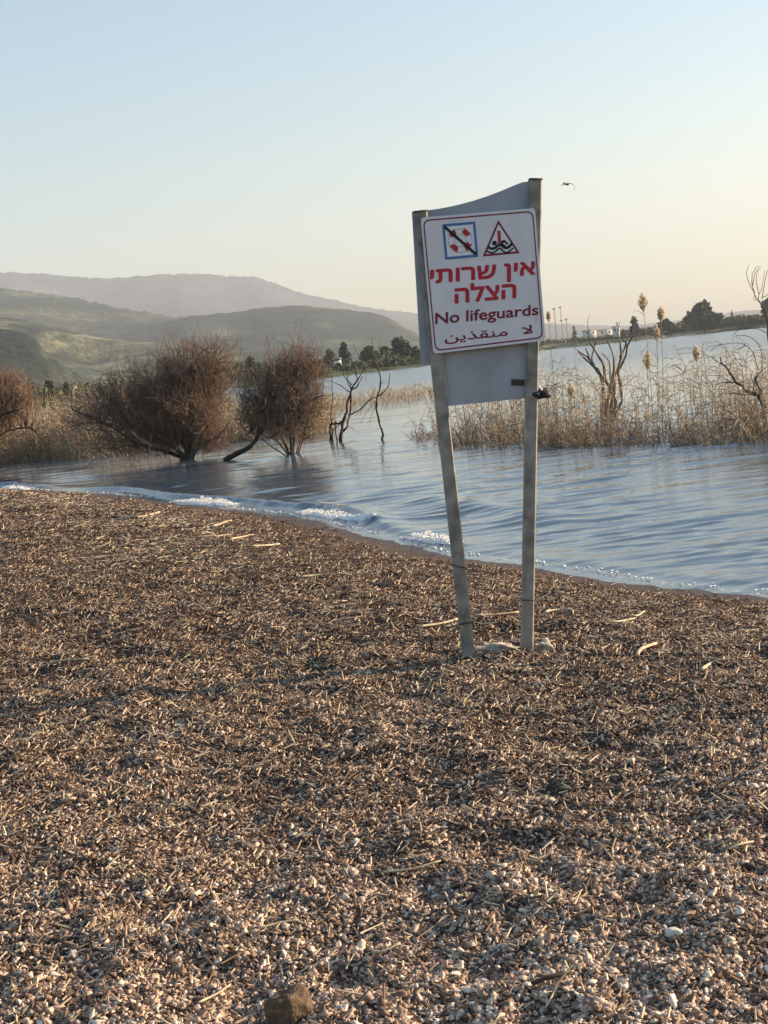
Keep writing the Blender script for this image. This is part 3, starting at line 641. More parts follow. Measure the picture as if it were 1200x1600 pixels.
# knotted rag on the right post
kn = Acc(); kp = at_y(843, 616, YS-0.01)
for c_, rr_ in (((0, 0, 0), (.035, .03, .026)), ((.022, -.01, .006), (.024, .022, .022)), ((-.02, -.02, .002), (.022, .025, .014)), ((.035, 0, -.014), (.026, .012, .009))):
    V, Fc = ICO[2]; n3 = fbm(V[:, 0]*2.3+c_[0]*99, V[:, 1]*2.3+V[:, 2]*1.7, 3, 8)[:, None]; kn.add(kp+np.array(c_)+V*np.array(rr_)*(1+0.3*n3), Fc)
rag = prop(link('rag', kn.mesh('rag', True), mat('dark cloth', (0.035, 0.037, 0.05), 0.9, noise=(60, 0.4), bump=0.5)), 'dark rag knotted round the right sign post below the board', 'rag')
tg = Acc(); limb(tg, [kp+np.array([.012, -.028, .02]), kp+np.array([.002, -.03, .036]), kp+np.array([-.006, -.03, .05])], .006, .003, 5)
tag_ = link('loose_end', tg.mesh('loose_end', True), mat('white cord', (0.8, 0.78, 0.72), 0.8)); tag_.parent = rag
# lumps of broken concrete at the foot
m_conc = mat('concrete', (0.42, 0.37, 0.31), 0.9, noise=(30, 0.5), bump=0.9)
def lump(px, size, label, rot=0): 
    o = rock('concrete_lump', px, size, m_conc, label, 3, 0.30, 0.42, rot, False); o['category'] = 'concrete lump'
lump((775, 1018), (.115, .07, .030), 'broken pale concrete lying between the two sign posts')
lump((846, 1020), (.055, .06, .048), 'rough concrete lump with a pale lit edge right of the right sign post', 0.5)

# ------------------------------------------------------------------ tamarisk bushes, dead trees
m_bark = mat('tamarisk bark', None, 0.9, [(0, (0.035, 0.024, 0.019)), (1, (0.20, 0.145, 0.105))], noise=(6, 0.3))
m_twig = mat('tamarisk twigs', None, 0.9, [(0, (0.10, 0.067, 0.052)), (0.5, (0.185, 0.128, 0.094)), (1, (0.31, 0.205, 0.14))])
m_dead = mat('dead wood', None, 0.9, [(0, (0.034, 0.022, 0.018)), (1, (0.24, 0.17, 0.12))], noise=(8, 0.3))
def pxpath(pts, Y, wob=0.25):
    d = 0; P = []
    for i, p in enumerate(pts):
        if i: d += rng.normal()*wob
        P.append(at_y(*p, Y+d))
    return P
def bush(name, Y, base, limbs, ell, n_t, label, cat, tw=(0.006, 0.003), L=(0.35, 0.8), up=0.5, tint=(0.5, 0.22), group=None):
    b0 = at_y(*base, Y); b0[2] = -0.25
    root = empty(name, (b0[0], b0[1], 0), label, cat, group)
    k = F/Y; tr = Acc(); seeds = []
    for pts, ra, rb, t in limbs:
        P = pxpath(pts, Y, 0.28); 
        if pts[0][1] >= base[1]-25: P = [P[0]+(P[0]-P[1])/np.linalg.norm(P[0]-P[1])*0.5]+P
        limb(tr, P, ra, rb, 7, t, 4, 0.06); seeds += list(smooth_path(P, 5)[4:])
    seeds = np.array(seeds)
    link('trunk', tr.mesh('trunk', True), m_bark, root)
    # crown: boughs radiate from the base to points in the crown volume, twigs leave them
    P0 = []; T_ = []; wsum = np.array([e_[2]*e_[3] for e_ in ell], float); wsum /= wsum.sum()
    which = rng.choice(len(ell), n_t, p=wsum)
    v = rng.normal(size=(n_t, 3)); v /= np.linalg.norm(v, axis=1, keepdims=True); v *= (rng.random(n_t)**0.42*(1+0.22*np.minimum(np.abs(rng.normal(size=n_t)), 1.7)**1.5))[:, None]
    v *= (1+0.30*vnoise(v[:, 0]*2.6+which*7, v[:, 2]*2.6+v[:, 1]*1.7, 37))[:, None]
    E_ = np.array(ell, float)[which]
    c_ = np.array([at_y(e_[0], e_[1], Y) for e_ in ell])[which]
    R_ = np.stack([E_[:, 2], (E_[:, 2]+E_[:, 3])*0.42, E_[:, 3]], 1)/k
    Q = c_+v*R_
    # lumpy outline and gaps
    dens = vnoise(Q[:, 0]*2.2, Q[:, 2]*2.2+Q[:, 1]*1.3, 33); kk = (dens > -0.35-0.5*rng.random(n_t)) & (Q[:, 2] > 0.15); Q = Q[kk]
    n_ = len(Q); out = Q-np.array([b0[0], b0[1], 0.1]); out /= np.linalg.norm(out, axis=1, keepdims=True)
    d = out+np.array([0, 0, up])+rng.normal(size=(n_, 3))*0.75; d /= np.linalg.norm(d, axis=1, keepdims=True)
    ln = (rng.uniform(*L, n_)*np.where(rng.random(n_) < 0.14, 1.9, 1))[:, None]
    tn = np.clip(rng.normal(tint[0], tint[1], n_)+0.15*dens[kk], 0, 1)
    tw_ = Acc(); A_ = Q-d*ln*0.5; M_ = Q+rng.normal(size=(n_, 3))*0.03; B_ = Q+d*ln*0.5+rng.normal(size=(n_, 3))*0.10
    tubes(tw_, A_, M_, tw[0], tw[0]*0.8, 3, tn); tubes(tw_, M_, B_, tw[0]*0.8, tw[1], 3, tn)
    for s_ in range(2):
        d2 = d+rng.normal(size=(n_, 3))*0.55; d2 /= np.linalg.norm(d2, axis=1, keepdims=True)
        tubes(tw_, M_, M_+d2*ln*0.38, tw[1], tw[1]*0.6, 3, tn)
    # boughs linking twigs to the nearest limb
    sel = rng.choice(n_, min(230, n_), replace=False)
    for i in sel:
        q = Q[i]; dd = np.linalg.norm(seeds-q, axis=1)+2.0*np.maximum(seeds[:, 2]-q[2], 0); s0 = seeds[np.argmin(dd)]
        mdl = (s0+q)/2+rng.normal(size=3)*0.08-np.array([0, 0, 0.05])
        limb(tw_, [s0, mdl, q], 0.021, 0.007, 4, 0.05, 3)
    link('twigs', tw_.mesh('twigs'), m_twig, root)
    return root
q5 = lambda X, Y: (X/3, 480+Y/3)
bush('tamarisk_bush', 43.0, (293, 718), [  # right-hand stems get a paler bark tint: sunlight put into the colour
   ([q5(885, 715), q5(860, 640), q5(800, 600), q5(700, 582), q5(560, 545)], .09, .03, .15), ([q5(880, 715), q5(852, 560), q5(838, 450), q5(760, 350)], .08, .025, .2),
   ([q5(890, 715), q5(895, 610), q5(955, 520), q5(962, 440), q5(980, 330), q5(1000, 220)], .09, .02, .35), ([q5(895, 715), q5(925, 600), q5(968, 545), q5(990, 480)], .07, .02, .7),
   ([q5(900, 712), q5(940, 645), q5(1030, 600), q5(1085, 520)], .06, .015, .5), ([q5(882, 712), q5(870, 630), q5(900, 450), q5(890, 300)], .06, .02, .2),
   ([q5(878, 715), q5(820, 660), q5(740, 600), q5(620, 500), q5(500, 420)], .08, .02, .15), ([q5(870, 715), q5(790, 680), q5(650, 640), q5(520, 560), q5(340, 480)], .07, .02, .2),
   ([q5(888, 712), q5(910, 640), q5(905, 540), q5(930, 420)], .06, .02, .8)],
   [(300, 602, 66, 60), (245, 622, 74, 52), (205, 622, 54, 42), (150, 642, 46, 30), (225, 664, 90, 34), (326, 592, 50, 54), (335, 625, 30, 50), (275, 640, 70, 50), (235, 604, 36, 26), (200, 690, 60, 20), (325, 688, 28, 18), (235, 620, 60, 55), (312, 574, 48, 34), (250, 690, 56, 20), (322, 690, 34, 20), (285, 660, 62, 34)], 8200,
   'large brown leafless tamarisk bush spreading left from a multi-stemmed trunk in the shallows', 'bush', tw=(0.006, 0.0035), L=(0.25, 0.65))
q6 = lambda X, Y: (340+X/3.529, 480+Y/3.529)
bush('tamarisk_bush', 40.0, (450, 714), [
   ([q6(105, 808), q6(180, 768), q6(228, 700), q6(262, 610), q6(300, 520), q6(345, 390)], .075, .03, .05), ([q6(400, 830), q6(330, 740), q6(280, 715), q6(180, 690)], .035, .012, .7),
   ([q6(405, 830), q6(350, 700), q6(310, 560), q6(290, 440)], .05, .015, .3), ([q6(410, 830), q6(400, 700), q6(370, 600), q6(400, 480), q6(440, 380)], .05, .015, .3),
   ([q6(415, 830), q6(425, 680), q6(450, 560), q6(460, 400)], .045, .015, .5), ([q6(430, 825), q6(470, 700), q6(520, 580), q6(545, 460)], .04, .012, .6),
   ([q6(395, 830), q6(300, 770), q6(240, 720)], .03, .012, .6), ([q6(440, 828), q6(490, 660), q6(510, 520)], .03, .01, .8), ([q6(420, 828), q6(400, 640), q6(420, 460), q6(470, 340), q6(560, 290)], .04, .012, .2)],
   [(452, 612, 46, 60), (420, 606, 38, 42), (474, 632, 34, 55), (408, 650, 34, 28), (462, 572, 30, 32), (484, 590, 22, 44), (398, 632, 30, 44), (445, 645, 54, 38)], 3000,
   'upright brown leafless tamarisk bush with a dark trunk leaning into it at left', 'bush', tw=(0.0055, 0.0032), L=(0.22, 0.6), up=0.6)
bush('tamarisk_bush', 52.0, (-40, 712), [([(-40, 715), (-30, 670), (0, 650), (30, 640)], .10, .03, .1), ([(-45, 715), (-40, 660), (-20, 610)], .09, .03, .1), ([(-30, 715), (0, 680), (40, 668), (58, 676)], .05, .02, .2)],
   [(-15, 635, 55, 44), (-60, 640, 60, 50), (10, 615, 30, 26)], 4200, 'reddish tamarisk bush cut off by the left edge above the reeds', 'bush', tw=(0.009, 0.005), tint=(0.8, 0.2))
def dead_tree(name, Y, paths, label, twigs=(), sub_name='branch', thick=1.0):
    k = F/Y; p0 = at_y(*paths[0][0][0], Y)
    root = empty(name, (p0[0], Y, 0), label, 'dead tree')
    for i, (pts, ra, rb, t) in enumerate(paths):
        a = Acc(); P = pxpath(pts, Y, 0.10)
        if pts[0][1] > 655: P = [P[0]+np.array([0, 0, -0.5])]+P
        Pa = [P[0]]
        for q0, q1 in zip(P[:-1], P[1:]):
            k_ = np.linalg.norm(q1-q0)*0.07; Pa += [q0+(q1-q0)*0.5+rng.normal(size=3)*k_, q1]
        limb(a, Pa, ra*0.72*thick, rb*0.6*thick, 7, t, 2, 0.16)
        link('trunk' if i == 0 else sub_name, a.mesh('branch', True), m_dead, root)
    if twigs:
        for pts in twigs: a = Acc(); limb(a, pxpath(pts, Y, 0.12), .009, .004, 4, .35, 5); link('twig', a.mesh('twig', True), m_dead, root)
    return root
q4 = lambda *L: [(480+X/7.5, 520+Y/7.5) for X, Y in L]
dead_tree('dead_tree', 44.5, [
   (q4((388, 1245), (410, 1120), (440, 1000), (465, 930), (480, 780), (510, 690), (540, 620), (600, 540), (660, 440), (760, 355)), .075, .022, .1),
   (q4((400, 1190), (470, 1100), (490, 1000), (510, 870), (515, 740), (510, 690)), .05, .03, .2),
   (q4((510, 690), (480, 600), (430, 510), (415, 430)), .035, .012, .1), (q4((520, 610), (470, 530), (465, 470)), .03, .012, .2),
   (q4((590, 545), (560, 420), (520, 300), (480, 215)), .03, .010, .1), (q4((660, 440), (640, 340), (600, 250)), .022, .008, .2),
   (q4((490, 690), (400, 620), (310, 580), (200, 560)), .022, .010, .3), (q4((540, 660), (600, 600), (650, 510)), .035, .02, .1),
   (q4((480, 965), (560, 930), (640, 880), (740, 780), (815, 755)), .035, .022, .1)],
   'black bare dead tree standing in open water beside the upright bush', [q4((800, 640), (700, 830), (560, 980)), q4((640, 880), (620, 960), (600, 1000)), q4((470, 1090), (540, 1130), (590, 1190)), q4((620, 300), (560, 180), (540, 120)), q4((740, 790), (790, 720))])
dead_tree('dead_tree', 42.5, [
   (q4((885, 1275), (890, 1200), (850, 1080), (810, 900), (815, 780), (850, 660), (860, 540), (835, 450), (790, 370), (765, 350)), .055, .022, .1),
   (q4((830, 745), (900, 690), (950, 620), (965, 480)), .03, .014, .1), (q4((870, 600), (910, 560)), .016, .008, .2), (q4((780, 360), (800, 290), (830, 190), (885, 115)), .014, .007, .3)],
   'thin crooked dead tree in the water, right of the black bare one', [q4((830, 190), (845, 60)), q4((800, 300), (770, 170), (760, 60)), q4((815, 800), (720, 900), (620, 1060)), q4((810, 860), (760, 940), (720, 1100)), q4((820, 780), (760, 820)), q4((690, 440), (685, 560))])
dead_tree('dead_sapling', 45.0, [
   (q4((262, 1255), (300, 1150), (278, 1105), (275, 1000), (290, 850), (300, 720), (290, 600), (284, 455)), .032, .014, .05), (q4((300, 1150), (360, 1090), (400, 1060)), .022, .014, .05),
   (q4((275, 1075), (330, 1062), (385, 1060), (402, 1035)), .05, .045, .0), (q4((330, 1062), (335, 1030)), .03, .02, .0)],
   'thin upright dead stem with a dark stub, left of the black bare dead tree')
q2 = lambda *L: [(1060+X/6.664, 400+Y/6.664) for X, Y in L]
dead_tree('dead_tree', 29.0, [
   ([(1236, 705), (1215, 660)]+q2((933, 1580), (850, 1490), (770, 1430), (690, 1400), (600, 1320), (545, 1230), (500, 1160), (435, 1050)), .085, .018, .3),
   (q2((500, 1160), (430, 1120), (350, 1050)), .022, .008, .2), (q2((520, 1190), (545, 1120)), .018, .009, .2),
   (q2((850, 1490), (858, 1400), (800, 1270), (830, 1230), (880, 1190)), .045, .014, .25), (q2((775, 1430), (790, 1330), (755, 1240)), .026, .012, .25),
   (q2((868, 1430), (890, 1370), (940, 1340), (1000, 1310)), .035, .016, .2), (q2((770, 1440), (660, 1445), (520, 1400), (380, 1390), (310, 1425)), .016, .006, .3), (q2((600, 1320), (520, 1300), (430, 1250)), .014, .006, .3)],
   'dark branching dead tree reaching in over the reeds from the right edge',
   [q2((830, 1190), (780, 1010), (700, 930), (600, 905), (430, 930), (330, 990)), q2((870, 1190), (865, 1000), (800, 880), (700, 830), (600, 830), (560, 870)), q2((720, 1160), (640, 1130), (580, 1040), (540, 980)),
    q2((430, 1120), (380, 1090)), q2((700, 930), (640, 960), (560, 1000)), q2((1000, 860), (900, 790), (800, 755), (650, 760), (560, 830)), q2((880, 1195), (930, 1150)), q2((560, 1320), (450, 1320), (380, 1360)), q2((660, 1445), (520, 1430), (420, 1440))])
dead_tree('bare_sapling', 34.0, [
   ([(1246, 690), (1222, 580)]+q2((933, 690), (870, 520), (830, 460)), .05, .025, .35), (q2((835, 465), (790, 380), (765, 280), (770, 180), (810, 110), (870, 110)), .016, .006, .8)],
   'slender bare sapling with fine looping twigs against the sky at the right edge',
   [q2((830, 460), (840, 400), (870, 330), (900, 150)), q2((795, 385), (740, 290), (710, 180), (735, 95)), q2((870, 450), (890, 330), (920, 180), (950, 120)), q2((830, 460), (785, 450), (790, 425)), q2((840, 400), (810, 250), (830, 130)), q2((880, 430), (930, 400), (990, 300)), q2((775, 300), (800, 180), (850, 130))])
q8 = lambda *L: [(820+X/3.158, 400+Y/3.158) for X, Y in L]
dead_tree('coppiced_shrub', 37.0, [
   (q8((398, 860), (390, 700), (385, 620), (350, 560), (310, 500), (280, 480)), .075, .02, .55), (q8((400, 850), (402, 620), (390, 540), (330, 440), (318, 395)), .06, .02, .8), (q8((408, 850), (432, 620), (440, 520), (408, 420)), .06, .02, .7),
   (q8((412, 850), (460, 580), (500, 490), (532, 400), (530, 340)), .055, .016, .2), (q8((405, 840), (440, 600), (470, 520), (470, 430), (460, 370)), .055, .016, .6), (q8((395, 840), (370, 580), (300, 510), (262, 470)), .05, .016, .3),
   (q8((470, 500), (500, 430), (480, 400)), .03, .014, .2), (q8((350, 560), (330, 500), (350, 420)), .03, .014, .2), (q8((432, 640), (420, 560), (380, 480)), .03, .012, .9), (q8((320, 510), (300, 455)), .022, .012, .1)],
   'cut-back shrub of thick upright stems standing in the middle of the reeds', thick=1.3, twigs=[q8((318, 395), (310, 330), (320, 290)), q8((530, 340), (545, 300)), q8((408, 420), (400, 370)), q8((460, 370), (470, 320)), q8((280, 480), (240, 450)), q8((500, 430), (520, 370))])

# ------------------------------------------------------------------ reeds
m_reed = mat('dry reeds', None, 0.85, [(0, (0.085, 0.056, 0.038)), (0.4, (0.23, 0.165, 0.105)), (0.75, (0.39, 0.295, 0.195)), (1, (0.54, 0.45, 0.32))])
def reeds(acc, x, y, h, lean, r, leaf=2, t0=0.5, ts=0.2, zb=-0.15):
    n_ = len(x); a = rng.uniform(0, 2*pi, n_); l = np.abs(rng.normal(size=n_))*lean
    d = np.stack([np.cos(a)*np.sin(l), np.sin(a)*np.sin(l), np.cos(l)], 1)
    P0 = np.stack([x, y, np.full(n_, zb)], 1); M_ = P0+d*(h*0.6)[:, None]; bend = rng.normal(size=(n_, 3))*np.array([.10, .10, .02])*h[:, None]
    E_ = P0+d*h[:, None]+bend; t = np.clip(rng.normal(t0, ts, n_), 0, 1)
    tubes(acc, P0, M_, r, r*0.85, 3, t); tubes(acc, M_, E_, r*0.85, r*0.35, 3, t)
    for k in range(leaf):
        u = rng.uniform(0.25, 0.95, n_)[:, None]; b_ = P0+(E_-P0)*u+(M_-(P0+E_)/2)*u*(1-u)*2
        aa = rng.uniform(0, 2*pi, n_); el = rng.uniform(-0.5, 0.9, n_); L = (rng.uniform(0.15, 0.42, n_)*np.clip(h, 0.4, 1.6))[:, None]
        dl = np.stack([np.cos(aa)*np.cos(el), np.sin(aa)*np.cos(el), np.sin(el)], 1)
        m_ = b_+dl*L*0.55; e_ = m_+(dl-np.array([0, 0, 0.9]))*L*0.35
        tubes(acc, b_, m_, r*0.9, r*0.8, 3, np.clip(t+0.1, 0, 1)); tubes(acc, m_, e_, r*0.8, r*0.2, 3, np.clip(t+0.1, 0, 1))
def clumpy(n_, f, sc=0.7, seed=71, thr=-0.1):
    x, y = f(n_); k = vnoise(x*sc, y*sc*0.6, seed)+0.5*rng.normal(size=len(x))*0.6 > thr; return x[k], y[k]
# right-hand bed in the shallows
FR = np.array([(0.9, 37.5), (1.6, 36.0), (2.4, 33.6), (3.46, 32.0), (5.0, 29.6), (6.39, 27.4), (8.2, 25.5), (12, 22)])
def right_bed(n_, d0=0.0, d1=9.0, x0=0.9, x1=10.0, pw=1.0):
    x = rng.uniform(x0, x1, n_); y = np.interp(x, FR[:, 0], FR[:, 1])+d0+(d1-d0)*rng.random(n_)**pw; return x, y
rb = Acc()
x, y = clumpy(4200, lambda n_: right_bed(n_, 0, 6, 1.0, 8.0, 1.5), 0.9); reeds(rb, x, y, np.minimum(0.10+0.16*rng.gamma(1.6, 1, len(x)), 0.9), 0.85, 0.0075, 2, 0.40, 0.28)
x, y = clumpy(1250, lambda n_: right_bed(n_, 0.5, 9, 1.6, 8.6), 0.6, 72); reeds(rb, x, y, np.minimum(0.3+0.32*rng.gamma(1.8, 1, len(x)), 1.7), 0.45, 0.0075, 3, 0.58, 0.26)
x, y = clumpy(420, lambda n_: right_bed(n_, 1, 9, 2.6, 9.6), 0.5, 73); reeds(rb, x, y, rng.uniform(1.3, 2.15, len(x)), 0.15, 0.0075, 5, 0.68, 0.2)
x, y = clumpy(500, lambda n_: right_bed(n_, 0, 7, 6.8, 10.5), 0.8, 74); reeds(rb, x, y, rng.uniform(0.5, 1.3, len(x)), 0.22, 0.0065, 2, 0.35, 0.2)
prop(link('reed_bed', rb.mesh('reed_bed'), m_reed), 'straggling bed of dry brown reeds in shallow water behind the sign', 'reeds', kind='stuff')
# left bank beds
lb = Acc()
def left_bed(n_): 
    x = rng.uniform(-19, -6.0, n_); front = np.interp(x, [-19, -12, -10.6, -8.7, -7.2, -6.0], [56, 53.5, 52, 50.5, 51.5, 54]); return x, front+rng.random(n_)**1.3*16
x, y = clumpy(7500, left_bed, 0.45, 75, -0.35); reeds(lb, x, y, rng.uniform(0.5, 2.0, len(x)), 0.40, 0.013, 2, 0.66, 0.18)
x, y = clumpy(1500, left_bed, 0.45, 76, -0.3); reeds(lb, x, y, rng.uniform(1.4, 2.7, len(x)), 0.16, 0.012, 2, 0.72, 0.18)
def left_front(n_): x = rng.uniform(-17, -6.4, n_); return x, np.interp(x, [-19, -12, -10.6, -8.7, -7.2, -6.0], [56, 53.5, 52, 50.5, 51.5, 54])+rng.normal(size=n_)*0.5
x, y = left_front(1200); reeds(lb, x, y, rng.uniform(0.2, 0.7, len(x)), 0.9, 0.012, 1, 0.55, 0.2)
prop(link('reed_bed', lb.mesh('reed_bed'), m_reed), 'dense straw-coloured reed bed on the left bank behind the large bush', 'reeds', kind='stuff')
mb = Acc()
def mid_bed(n_): x = rng.uniform(-6.2, -1.6, n_); return x, rng.uniform(51, 60, n_)
x, y = clumpy(2600, mid_bed, 0.6, 77, -0.4); reeds(mb, x, y, rng.uniform(0.4, 1.5, len(x)), 0.35, 0.012, 2, 0.68, 0.18)
prop(link('reed_bed', mb.mesh('reed_bed'), m_reed), 'pale reed bed standing between and behind the two brown bushes', 'reeds', kind='stuff')
fb = Acc()
def far_bed(n_): x = rng.uniform(-5, 5.6, n_); return x, rng.uniform(78, 98, n_)+0.6*x
x, y = clumpy(1500, far_bed, 0.35, 78, -0.15); reeds(fb, x, y, rng.uniform(0.2, 1.0, len(x)), 0.4, 0.015, 1, 0.72, 0.18)
prop(link('reed_bed', fb.mesh('reed_bed'), m_reed), 'low distant reed patch in the water beyond the dead trees', 'reeds', kind='stuff')
# reeds with a plume, each a thing
m_plume = mat('reed plume', None, 0.9, [(0, (0.50, 0.35, 0.22)), (1, (0.86, 0.71, 0.50))])
def plume(base, top, Y, size, label, tint=0.6):
    b0 = at_y(*base, Y); b0[2] = -0.1; tp = at_y(*top, Y)
    root = empty('plumed_reed', (b0[0], Y, 0), label, 'reed', 'reeds with feathery plumes')
    L = size; d = tp-b0; d /= np.linalg.norm(d); neck = tp-d*L
    a = Acc(); limb(a, [b0, (b0+neck)/2+np.array([.03, 0, 0]), neck, tp], .009, .004, 5, .6, 4)
    for k in range(5):
        p = b0+(neck-b0)*rng.uniform(0.4, 0.98); aa = rng.uniform(0, 6.28); dl = np.array([cos(aa), sin(aa)*.5, .7])
        limb(a, [p, p+dl*.14, p+dl*.26-np.array([0, 0, .06])], .008, .003, 3, .6, 2)
    link('stem', a.mesh('stem', True), m_reed, root)
    n_ = 210; u = rng.random(n_); wd = np.sin(np.clip(u*1.06, 0, 1)*pi)**0.6*L*0.34
    P0 = neck+np.outer(u, tp-neck); aa = rng.uniform(0, 6.28, n_); r_ = np.sqrt(rng.random(n_))*wd
    Q = P0+np.stack([np.cos(aa)*r_, np.sin(aa)*r_, rng.uniform(0, .06, n_)+0.15*r_], 1)
    f = Acc(); tubes(f, P0-d*0.03, Q, .003, .007, 3, rng.random(n_)); tubes(f, Q, Q+d*0.035+rng.normal(size=(n_, 3))*.008, .007, .002, 3, rng.random(n_))
    link('plume', f.mesh('plume'), m_plume, root)
plume((1022, 690), (1004, 462), 33, .34, 'tall reed with the largest cream plume, rising above the far shore against the sky')
plume((1035, 692), (1033, 483), 32, .26, 'tall reed with a cream plume just right of the largest one')
plume((1028, 692), (1026, 513), 33.5, .26, 'reed with a dull plume directly below the cream ones')
plume((1012, 690), (1012, 553), 34, .34, 'reed with a broad golden plume low over the water in mid bed')
plume((1098, 688), (1087, 545), 31, .24, 'reed with a ragged orange plume standing toward the right of the bed')
plume((868, 690), (857, 490), 34, .17, 'reed with a small plume beside the right edge of the sign board')
plume((890, 688), (893, 603), 33, .24, 'short reed with a yellow plume right of the rag on the post')

# ------------------------------------------------------------------ foam
m_foam = mat('foam', (0.86, 0.84, 0.80), 0.8)
fo = Acc()
def foam_run(px_a, px_b, n_, hgt, wid, seed):
    a = at_z(*px_a); b_ = at_z(*px_b); r_ = np.random.default_rng(seed)
    u = r_.random(n_); env = np.clip(np.sin(u*pi), 0, 1)**0.6*(0.5+0.5*np.abs(np.sin(u*9+seed)))
    nrm = np.array([-(b_-a)[1], (b_-a)[0], 0]); nrm /= np.linalg.norm(nrm)
    off = r_.normal(size=n_)*wid
    P = a+np.outer(u, b_-a)+np.outer(off, nrm); P[:, 2] = 0.03+hgt*env*r_.random(n_)*np.exp(-(off/wid)**2*0.5)
    rr_ = 0.003+0.010*r_.random(n_)**2
    blobs(fo, P, np.stack([rr_*1.5, rr_, rr_*0.75], 1), r_.uniform(0, pi, n_), np.full(n_, .5), 0, 0.3, 0.25)
foam_run((292, 786), (366, 791), 1300, .13, .06, 1); foam_run((276, 785), (330, 789), 500, .05, .07, 2)
foam_run((470, 802), (582, 818), 1300, .11, .05, 3); foam_run((640, 842), (712, 853), 900, .11, .05, 4); foam_run((5, 762), (45, 766), 350, .08, .10, 5)
x0_ = SH[2:19]; sg = np.linalg.norm(np.diff(x0_, axis=0), axis=1); cum = np.concatenate([[0], np.cumsum(sg)]); n_ = 1100
dd = rng.uniform(0, cum[-1], n_); px_ = np.interp(dd, cum, x0_[:, 0]); py_ = np.interp(dd, cum, x0_[:, 1])
act = vnoise(dd*0.7, dd*0+2, 35)+0.5*vnoise(dd*2.3, dd*0, 36) > -0.05; px_, py_ = px_[act], py_[act]; n_ = len(px_)
off = 0.10+np.abs(rng.normal(size=n_))*0.06; P = np.stack([px_+off*0.75, py_+off*0.66, np.full(n_, 0.012)], 1)
rr_ = 0.003+0.008*rng.random(n_); blobs(fo, P, np.stack([rr_*2.2, rr_*1.4, rr_*0.5], 1), rng.uniform(0, pi, n_), np.full(n_, .5), 0, 0.1, 0.25)
prop(link('foam', fo.mesh('foam', True), m_foam), 'white foam of small waves breaking along the shore', 'foam', kind='stuff')

# ------------------------------------------------------------------ trees, shrubs and buildings on the far shore
m_leaf = mat('far foliage', None, 0.9, [(0, (0.032, 0.042, 0.026)), (0.5, (0.062, 0.076, 0.042)), (1, (0.12, 0.135, 0.07))])
m_trunk = mat('far trunk', (0.08, 0.06, 0.045), 0.9)
def clumps(acc, C_, R_, n_, size, t=(0.45, 0.25)):
    """leaf clumps spread through lobes: C_ centres, R_ radii"""
    C_ = np.array(C_, float); R_ = np.array(R_, float); wgt = (R_**2).sum(1); wh = rng.choice(len(C_), n_, p=wgt/wgt.sum())
    v = rng.normal(size=(n_, 3)); v /= np.linalg.norm(v, axis=1, keepdims=True); v *= (rng.random(n_)**0.33)[:, None]
    P = C_[wh]+v*R_[wh]; a = rng.normal(size=(n_, 3)); a /= np.linalg.norm(a, axis=1, keepdims=True); b_ = np.cross(a, rng.normal(size=(n_, 3))); b_ /= np.linalg.norm(b_, axis=1, keepdims=True)
    s_ = (size*rng.uniform(0.5, 1.4, n_))[:, None]
    V = np.stack([P-a*s_, P+b_*s_*0.7, P+a*s_, P-b_*s_*0.7+np.cross(a, b_)*s_*0.4], 1)
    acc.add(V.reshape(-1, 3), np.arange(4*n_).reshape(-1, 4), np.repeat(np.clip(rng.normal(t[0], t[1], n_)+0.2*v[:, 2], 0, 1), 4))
def land_at(x, y): return float(land_z(np.array([x/y]), np.array([y]))[0])
def far_tree(name, px, py_top, Y, w_px, label, lobes=7, flat=0.8, group='trees on the far shore', t=(0.4, 0.25), n_=900):
    global rng; rng_main = rng; rng = np.random.default_rng(int(px*7+Y))
    d = ray(px, py_top); x = d[0]*Y; zt = EYE+d[2]*Y; zg = land_at(x, Y); h = max(zt-zg, 2.0); wd = w_px/F*Y
    root = empty(name, (x, Y, zg), label, 'tree', group)
    a = Acc(); limb(a, [(x, Y, zg-0.3), (x+.04*h, Y, zg+.25*h), (x-.02*h, Y+.02*h, zg+.6*h)], .035*h, .015*h, 6, .5)
    for k in range(3): aa = rng.uniform(0, 6.28); limb(a, [(x, Y, zg+.3*h), (x+cos(aa)*wd*.15, Y+sin(aa)*wd*.15, zg+.5*h), (x+cos(aa)*wd*.3, Y+sin(aa)*wd*.3, zg+.65*h)], .018*h, .006*h, 5, .5, 3)
    link('trunk', a.mesh('trunk', True), m_trunk, root)
    c = Acc(); Cs = []; Rs = []
    for k in range(lobes):
        aa = k*2.4+rng.random(); ru = math.sqrt(rng.random()); rr = 0.34*wd*ru; r_ = wd*rng.uniform(0.14, 0.24)
        Cs.append((x+cos(aa)*rr, Y+sin(aa)*rr, zg+h*(0.84-0.40*ru**2-0.10*rng.random()))); Rs.append((r_, r_, min(r_*flat, h*0.22)))
    Cs.append((x, Y, zt-h*0.2)); Rs.append((wd*.22, wd*.22, h*.2)); Cs.append((x, Y, zg+h*0.4)); Rs.append((wd*.42, wd*.36, h*.28))
    clumps(c, Cs, Rs, n_, 0.045*wd+0.02*h, t); link('crown', c.mesh('crown'), m_leaf, root); rng = rng_main
R1 = 820
far_tree('broad_tree', 1097, 470, R1, 60, 'largest dark round-crowned tree on the far right shore', 9, n_=2200)
far_tree('broad_tree', 1206, 462, R1-10, 44, 'dark tree on the far shore cut by the right edge behind the bare sapling', 8, n_=1500)
far_tree('round_tree', 963+27, 494, R1+30, 20, 'small dome-shaped tree behind the tallest plume', 5)
far_tree('slim_tree', 1143, 484, R1+20, 6, 'single slim dark tree right of the largest round-crowned tree', 3, 1.6, n_=260)
far_tree('small_tree', 896, 509, R1+90, 10, 'tiny umbrella-shaped tree right of the three masts', 4, n_=300)
